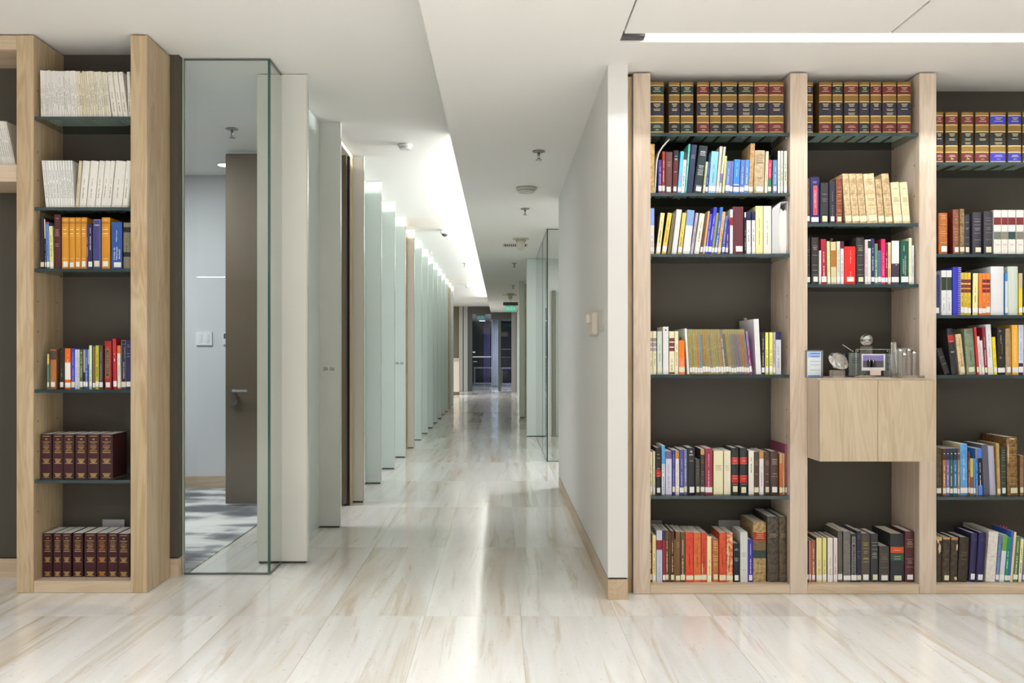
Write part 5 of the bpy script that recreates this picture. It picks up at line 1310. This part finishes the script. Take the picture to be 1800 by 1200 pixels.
# bent white magazine on the second shelf beside the white wall
S = SHELF['A2']; Y = S['Y']
pts = [(1150.2, 338.4), (1151.6, 318), (1152.6, 298), (1153.8, 282), (1157.4, 268), (1164, 257), (1171, 249), (1176.4, 243.4)]
mg = thing('magazine', 'bent white magazine curling over, second shelf beside white wall', 'magazine', (X(1151, Y), Y, S['z']), S['group'])
th_ = .0028
def strip(name, off0, off1, y0, y1, m):
    v, f = [], []
    for i, (a, b_) in enumerate(pts):
        p = Vector((X(a, Y), Z(b_, Y))); q = Vector((X(pts[min(i + 1, 7)][0], Y), Z(pts[min(i + 1, 7)][1], Y))); r_ = Vector((X(pts[max(i - 1, 0)][0], Y), Z(pts[max(i - 1, 0)][1], Y)))
        t_ = (q - r_).normalized(); nrm = Vector((t_.y, -t_.x))
        for o_, yy in ((off0, y0), (off1, y0), (off1, y1), (off0, y1)):
            w_ = p + nrm * o_; v.append((w_.x - mg.location.x, yy, max(0.0, w_.y - mg.location.z)))
    for i in range(7):
        for j in range(4): k = (j + 1) % 4; f.append((4 * i + j, 4 * i + k, 4 * i + 4 + k, 4 * i + 4 + j))
    f.append((3, 2, 1, 0)); f.append((28, 29, 30, 31))
    return mesh_obj(name, v, f, m, mg)
strip('cover', 0, .0006, 0, .19, mat((222, 222, 214), .5)); strip('pages', .0007, .0052, .001, .188, mat((206, 204, 194), .8)); strip('cover', .0053, .0059, 0, .19, mat((214, 214, 206), .5))

# swollen white folder at the end of the third shelf
S = SHELF['A3']; Y = S['Y']; SHELF['A3']['n'] += 1
fo = thing('folder', 'swollen white folder of loose pages, end of third shelf beside white wall', 'folder', (X(1372, Y), Y, S['z']), S['group'])
def ext(name, poly, y0, y1, m):
    n = len(poly); v = [(X(a, Y) - fo.location.x, y0, max(0, Z(b_, Y) - fo.location.z)) for a, b_ in poly] + [(X(a, Y) - fo.location.x, y1, max(0, Z(b_, Y) - fo.location.z)) for a, b_ in poly]
    return mesh_obj(name, v, [tuple(range(n)), tuple(range(n, 2 * n))[::-1]] + [(i, n + i, n + (i + 1) % n, (i + 1) % n) for i in range(n)], m, fo)
ext('folder_cover', [(1357.2, 445.6), (1357.2, 371), (1358.4, 366), (1372.8, 354.2), (1370, 373), (1368.8, 400), (1370.2, 432), (1372.6, 445.6)], 0, .22, mat((206, 206, 206), .5))
ext('pages', [(1373, 445), (1370.8, 432), (1369.4, 400), (1370.6, 376), (1372.4, 366), (1378, 371), (1380.8, 368), (1383.6, 371), (1383.8, 430), (1382.6, 445)], .006, .21, PAGEW)
ext('folder_cover', [(1384.2, 445.6), (1384.4, 380), (1384.2, 355), (1373.4, 356), (1373.4, 354.6), (1384.9, 353.6), (1385, 380), (1384.9, 445.6)], 0, .2, mat((228, 228, 228), .5))

# grey metal bookends showing behind the lowest rows
def bookend(px0, px1, py, Yb, zbase, label):
    t = thing('bookend', label, 'bookend', (X((px0 + px1) / 2, Yb), Yb, zbase), 'grey bookends')
    m = mat((150, 150, 150), .4, .2)
    a, b_ = X(px0, Yb), X(px1, Yb)
    box('upright_plate', a, b_, Yb, Yb + .002, zbase + .0005, Z(py, Yb), m, t, .0005)
    box('foot_plate', a, b_, Yb + .0025, Yb + .03, zbase + .0005, zbase + .002, m, t)
zb = Z(1026.9, YR)
bookend(180, 218.5, 912.8, 4.52, Z(1020.8, YL), 'pale grey bookend card behind the lowest burgundy volumes')
bookend(1144.5, 1163.5, 914, 4.515, zb, 'grey bookend behind the lowest row, next to the white wall')
bookend(1263, 1301, 914, 4.515, zb, 'grey bookend behind the lowest row of orange books')

# ------------------------------------------------------------------ trophies on the cabinet
zc = cz1 + .0006
def rect_plate(root, name, px0, px1, py0, py1, y, th__, m, z0=None):
    zb_ = zc if z0 is None else z0
    return box(name, X(px0, y), X(px1, y), y, y + th__, zb_ if py1 is None else Z(py1, y), Z(py0, y), m, root, .0008)
Yc = 4.235
pl = thing('certificate_plaque', 'blue and white framed certificate at the cabinet bay edge', 'plaque', (X(1433, Yc), Yc, zc))
rect_plate(pl, 'plaque_body', 1417, 1447, 615.5, None, Yc, .016, mat((132, 138, 138), .25, .2))
box('certificate', X(1419, Yc), X(1443, Yc), Yc - .0012, Yc - .0002, zc + .004, Z(618, Yc), mat((226, 234, 238), .3), pl)
box('heading_band', X(1420, Yc), X(1441.5, Yc), Yc - .0018, Yc - .0013, Z(628, Yc), Z(619, Yc), mat((156, 188, 236), .3), pl)
box('foot_band', X(1420, Yc), X(1442, Yc), Yc - .0018, Yc - .0013, zc + .005, zc + .011, mat((70, 120, 206), .3), pl)
L = Letter(); rr = random.Random(5)
for k, (py, wq) in enumerate(((621, .046), (626.4, .04))): dash_h(L, 0, Z(py, Yc), wq, .004, 0, rr)
for py in (635, 641, 650): dash_h(L, 0, Z(py, Yc), .05, .0016, 0, rr)
L.build(mat((60, 96, 170), .4), pl, (0, -.0021, -zc))

def crystal_diamond(x, y, z):
    t = thing('crystal_trophy', 'crystal diamond trophy on a clear block', 'trophy', (x, y, z))
    bl = box('block', x - .030, x + .030, y - .022, y + .022, z, z + .036, CRYSTAL, t, .002)
    n = 12; v = []
    for r, zz in ((.024, .030), (.036, .026), (.050, .010), (.050, .006)):
        for i in range(n): a = 2 * PI * (i + .5 * (zz == .010)) / n; v.append((r * math.cos(a), r * math.sin(a), zz))
    v.append((0, 0, -.042)); f = [tuple(range(n))]
    for j in range(3):
        for i in range(n): k = (i + 1) % n; f.append((j * n + i, (j + 1) * n + i, (j + 1) * n + k, j * n + k))
    for i in range(n): f.append((3 * n + i, 4 * n, 3 * n + (i + 1) % n))
    o = mesh_obj('diamond', v, f, CRYSTAL, t); o.location = (.002, 0, .074); o.rotation_euler = (math.radians(48), math.radians(20), 0)
crystal_diamond(X(1471.5, 4.2), 4.2, zc)

Yg = 4.40
g = thing('globe_trophy', 'clear glass globe on an acrylic pedestal behind the photo stand', 'trophy', (X(1523, Yg), Yg, zc))
box('pedestal', X(1515, Yg), X(1531, Yg), Yg - .02, Yg + .02, zc, Z(608.6, Yg), CRYSTAL, g, .002)
lathe('globe', [(.0302 * math.sin(PI * i / 14), -.0302 * math.cos(PI * i / 14)) for i in range(1, 14)], CRYSTAL, (X(1523, Yg), Yg, Z(608, Yg) + .0302), g, 28)

def grey_plaque(px0, px1, py0, y, label, marks):
    t = thing('plaque', label, 'plaque', (X((px0 + px1) / 2, y), y, zc), 'grey plaques behind the trophies')
    box('plaque_plate', X(px0, y), X(px1, y), y, y + .01, zc + .002, Z(py0, y), mat((168, 172, 172), .35, .2), t, .001)
    box('plaque_foot', X(px0 + 2, y), X(px1 - 2, y), y - .01, y + .03, zc, zc + .0018, mat((60, 60, 60), .4), t)
    L = Letter(); rr = random.Random(int(px0))
    for q in marks: dash_h(L, 0, Z(q, y) - zc, (px1 - px0) * .5 * y / F, .003, 0, rr)
    L.build(mat((70, 70, 72), .5), t, (0, -.0006, 0))
grey_plaque(1492.5, 1514, 620, 4.43, 'grey plaque with dark marks behind the photo stand', (630, 633.5, 637))
grey_plaque(1554, 1573, 621.5, 4.43, 'grey plaque with a red line behind the obelisk trophy', (628, 640, 649))

Yp = 4.25
ph = thing('photo_stand', 'clear acrylic stand holding a white bordered photo of two men', 'photo frame', (X(1534, Yp), Yp, zc))
box('acrylic_plate', X(1504.5, Yp), X(1563.5, Yp), Yp, Yp + .006, zc, Z(613.4, Yp), GLASS, ph, .001)
frame_lines(ph, 0, (Z(613.4, Yp) - zc) / 2, X(1563.5, Yp) - X(1504.5, Yp), Z(613.4, Yp) - zc, .0016, mat((214, 222, 220), .2), 'plate_edge')
box('photo_print', X(1514.6, Yp), X(1555.6, Yp), Yp - .0012, Yp - .0002, Z(651, Yp), Z(622, Yp), mat((236, 236, 244), .35), ph)
box('photo_sky', X(1516.6, Yp), X(1553, Yp), Yp - .0018, Yp - .0013, Z(634, Yp), Z(624, Yp), mat((126, 118, 178), .35), ph)
box('photo_ground', X(1516.6, Yp), X(1553, Yp), Yp - .0018, Yp - .0013, Z(645.5, Yp), Z(634, Yp), mat((84, 80, 84), .35), ph)
for px, py in ((1528.3, 629.4), (1535, 631)):        # the two printed figures
    cx, cz = X(px, Yp) - ph.location.x, Z(py, Yp) - zc
    body = [(-.014, -.045), (-.013, -.016), (-.009, -.008), (-.003, -.005), (.003, -.005), (.009, -.008), (.013, -.016), (.014, -.045)]
    mesh_obj('printed_figure', [(cx + a, -.0021, max(cz + b_, Z(645.4, Yp) - zc)) for a, b_ in body], [tuple(range(8))[::-1]], mat((30, 28, 34), .4), ph)
    mesh_obj('printed_face', [(cx + .0042 * math.cos(2 * PI * i / 10), -.0022, cz + .0055 * math.sin(2 * PI * i / 10)) for i in range(10)], [tuple(range(10))], mat((150, 116, 104), .4), ph)
    mesh_obj('printed_shirt', [(cx - .0022, -.0023, cz - .006), (cx + .0022, -.0023, cz - .006), (cx, -.0023, cz - .018)], [(0, 2, 1)], mat((220, 220, 226), .4), ph)
for px in (1507.5, 1559.5):
    lathe('screw_cap', [(.003, -.003), (.0035, 0)], METAL, (X(px, Yp), Yp - .001, Z(616.6, Yp)), ph, 10, 'Y')
box('caption_card', X(1529, Yp), X(1548, Yp), Yp - .004, Yp - .003, Z(659.4, Yp), Z(650, Yp), mat((240, 218, 204), .5), ph)
box('acrylic_foot', X(1503, Yp), X(1530, Yp), Yp - .05, Yp - .002, zc, zc + .012, CRYSTAL, ph, .002)

Yo = 4.235
def prism(root, name, px0, px1, tp0, tp1, py, y, dp, m):
    a0, a1, t0, t1, zt = X(px0, y), X(px1, y), X(tp0, y), X(tp1, y), Z(py, y)
    ox, oz = root.location.x, root.location.z
    v = [(a0 - ox, -dp / 2, 0), (a1 - ox, -dp / 2, 0), (a1 - ox, dp / 2, 0), (a0 - ox, dp / 2, 0), (t0 - ox, -dp * .35, zt - oz), (t1 - ox, -dp * .35, zt - oz), (t1 - ox, dp * .35, zt - oz), (t0 - ox, dp * .35, zt - oz)]
    return mesh_obj(name, v, BF, m, root)
ob = thing('obelisk_trophy', 'clear tapering obelisk trophy next to the photo stand', 'trophy', (X(1571, Yo), Yo, zc))
prism(ob, 'obelisk', 1566.8, 1578, 1567.5, 1573.5, 601.4, Yo, .03, CRYSTAL)
box('foot_block', X(1566.4, Yo), X(1578.6, Yo), Yo - .024, Yo + .024, zc - .0001, zc + .006, CRYSTAL, ob, .001)
ob.children[0].location.z = .0062
Yt = 4.205
cr = thing('crystal_towers_trophy', 'cluster of clear crystal columns on a flat acrylic base', 'trophy', (X(1597, Yt), Yt, zc))
box('acrylic_base', X(1580.5, Yt), X(1617, Yt), Yt - .05, Yt + .03, zc, zc + .012, CRYSTAL, cr, .0015)
for px, py, w_ in ((1581.5, 612, 6), (1588.5, 619, 5.4), (1596.5, 611.6, 6.2), (1605.5, 616, 6)):
    a, b_ = X(px - w_ / 2, Yt), X(px + w_ / 2, Yt); zt = Z(py, Yt); dp = .018; ox, oz = cr.location.x, cr.location.z
    v = boxv(a - ox, b_ - ox, -dp / 2, dp / 2, .0125, zt - oz - .012) + [((a + b_) / 2 - ox, 0, zt - oz)]
    mesh_obj('crystal_column', v, [(0, 3, 2, 1), (0, 1, 5, 4), (1, 2, 6, 5), (2, 3, 7, 6), (3, 0, 4, 7), (4, 5, 8), (5, 6, 8), (6, 7, 8), (7, 4, 8)], CRYSTAL, cr)
Yk = 4.285
bp = thing('framed_award', 'grey framed award board standing behind the crystal columns', 'award', (X(1594, Yk), Yk, zc))
box('award_board', X(1576, Yk), X(1607, Yk), Yk, Yk + .01, zc, Z(612.5, Yk), mat((170, 168, 160), .4), bp, .001)
box('emblem_patch', X(1601, Yk), X(1606, Yk), Yk - .001, Yk - .0002, Z(619.5, Yk), Z(613.5, Yk), mat((130, 84, 64), .5), bp)
L = Letter(); rr = random.Random(9)
for q in (626, 632, 640, 646): dash_h(L, 0, Z(q, Yk) - zc, .06, .002, 0, rr)
L.build(mat((110, 108, 104), .5), bp, (0, -.0006, 0))
Yq = 4.36
cp2 = thing('clear_plaque', 'thin clear plaque with a blue mark behind the crystal diamond', 'plaque', (X(1487, Yq), Yq, zc))
v0, v1 = X(1478, Yq), X(1500, Yq)
ox = cp2.location.x
pv = [(v0 - ox, 0, .006), (v1 - ox, 0, .006), (v1 - ox, 0, Z(618, Yq) - zc), (X(1481, Yq) - ox, 0, Z(605.5, Yq) - zc), (v0 - ox, 0, Z(606.5, Yq) - zc)]
mesh_obj('clear_plate', pv + [(p[0], .008, p[2]) for p in pv], [(4, 3, 2, 1, 0), (5, 6, 7, 8, 9)] + [(i, (i + 1) % 5, 5 + (i + 1) % 5, 5 + i) for i in range(5)], GLASS, cp2)
e0, e1 = Vector(pv[3]), Vector(pv[2])
rod('bright_edge', e0 + cp2.location, e1 + cp2.location, .0016, mat((214, 218, 216), .2), cp2, 6)
box('plate_foot', v0, v1, Yq - .012, Yq + .02, zc, zc + .0058, mat((52, 52, 52), .3), cp2, .001)
box('blue_mark', X(1482.6, Yq), X(1486, Yq), Yq - .001, Yq - .0002, Z(628, Yq), Z(621, Yq), mat((70, 74, 150), .4), cp2)
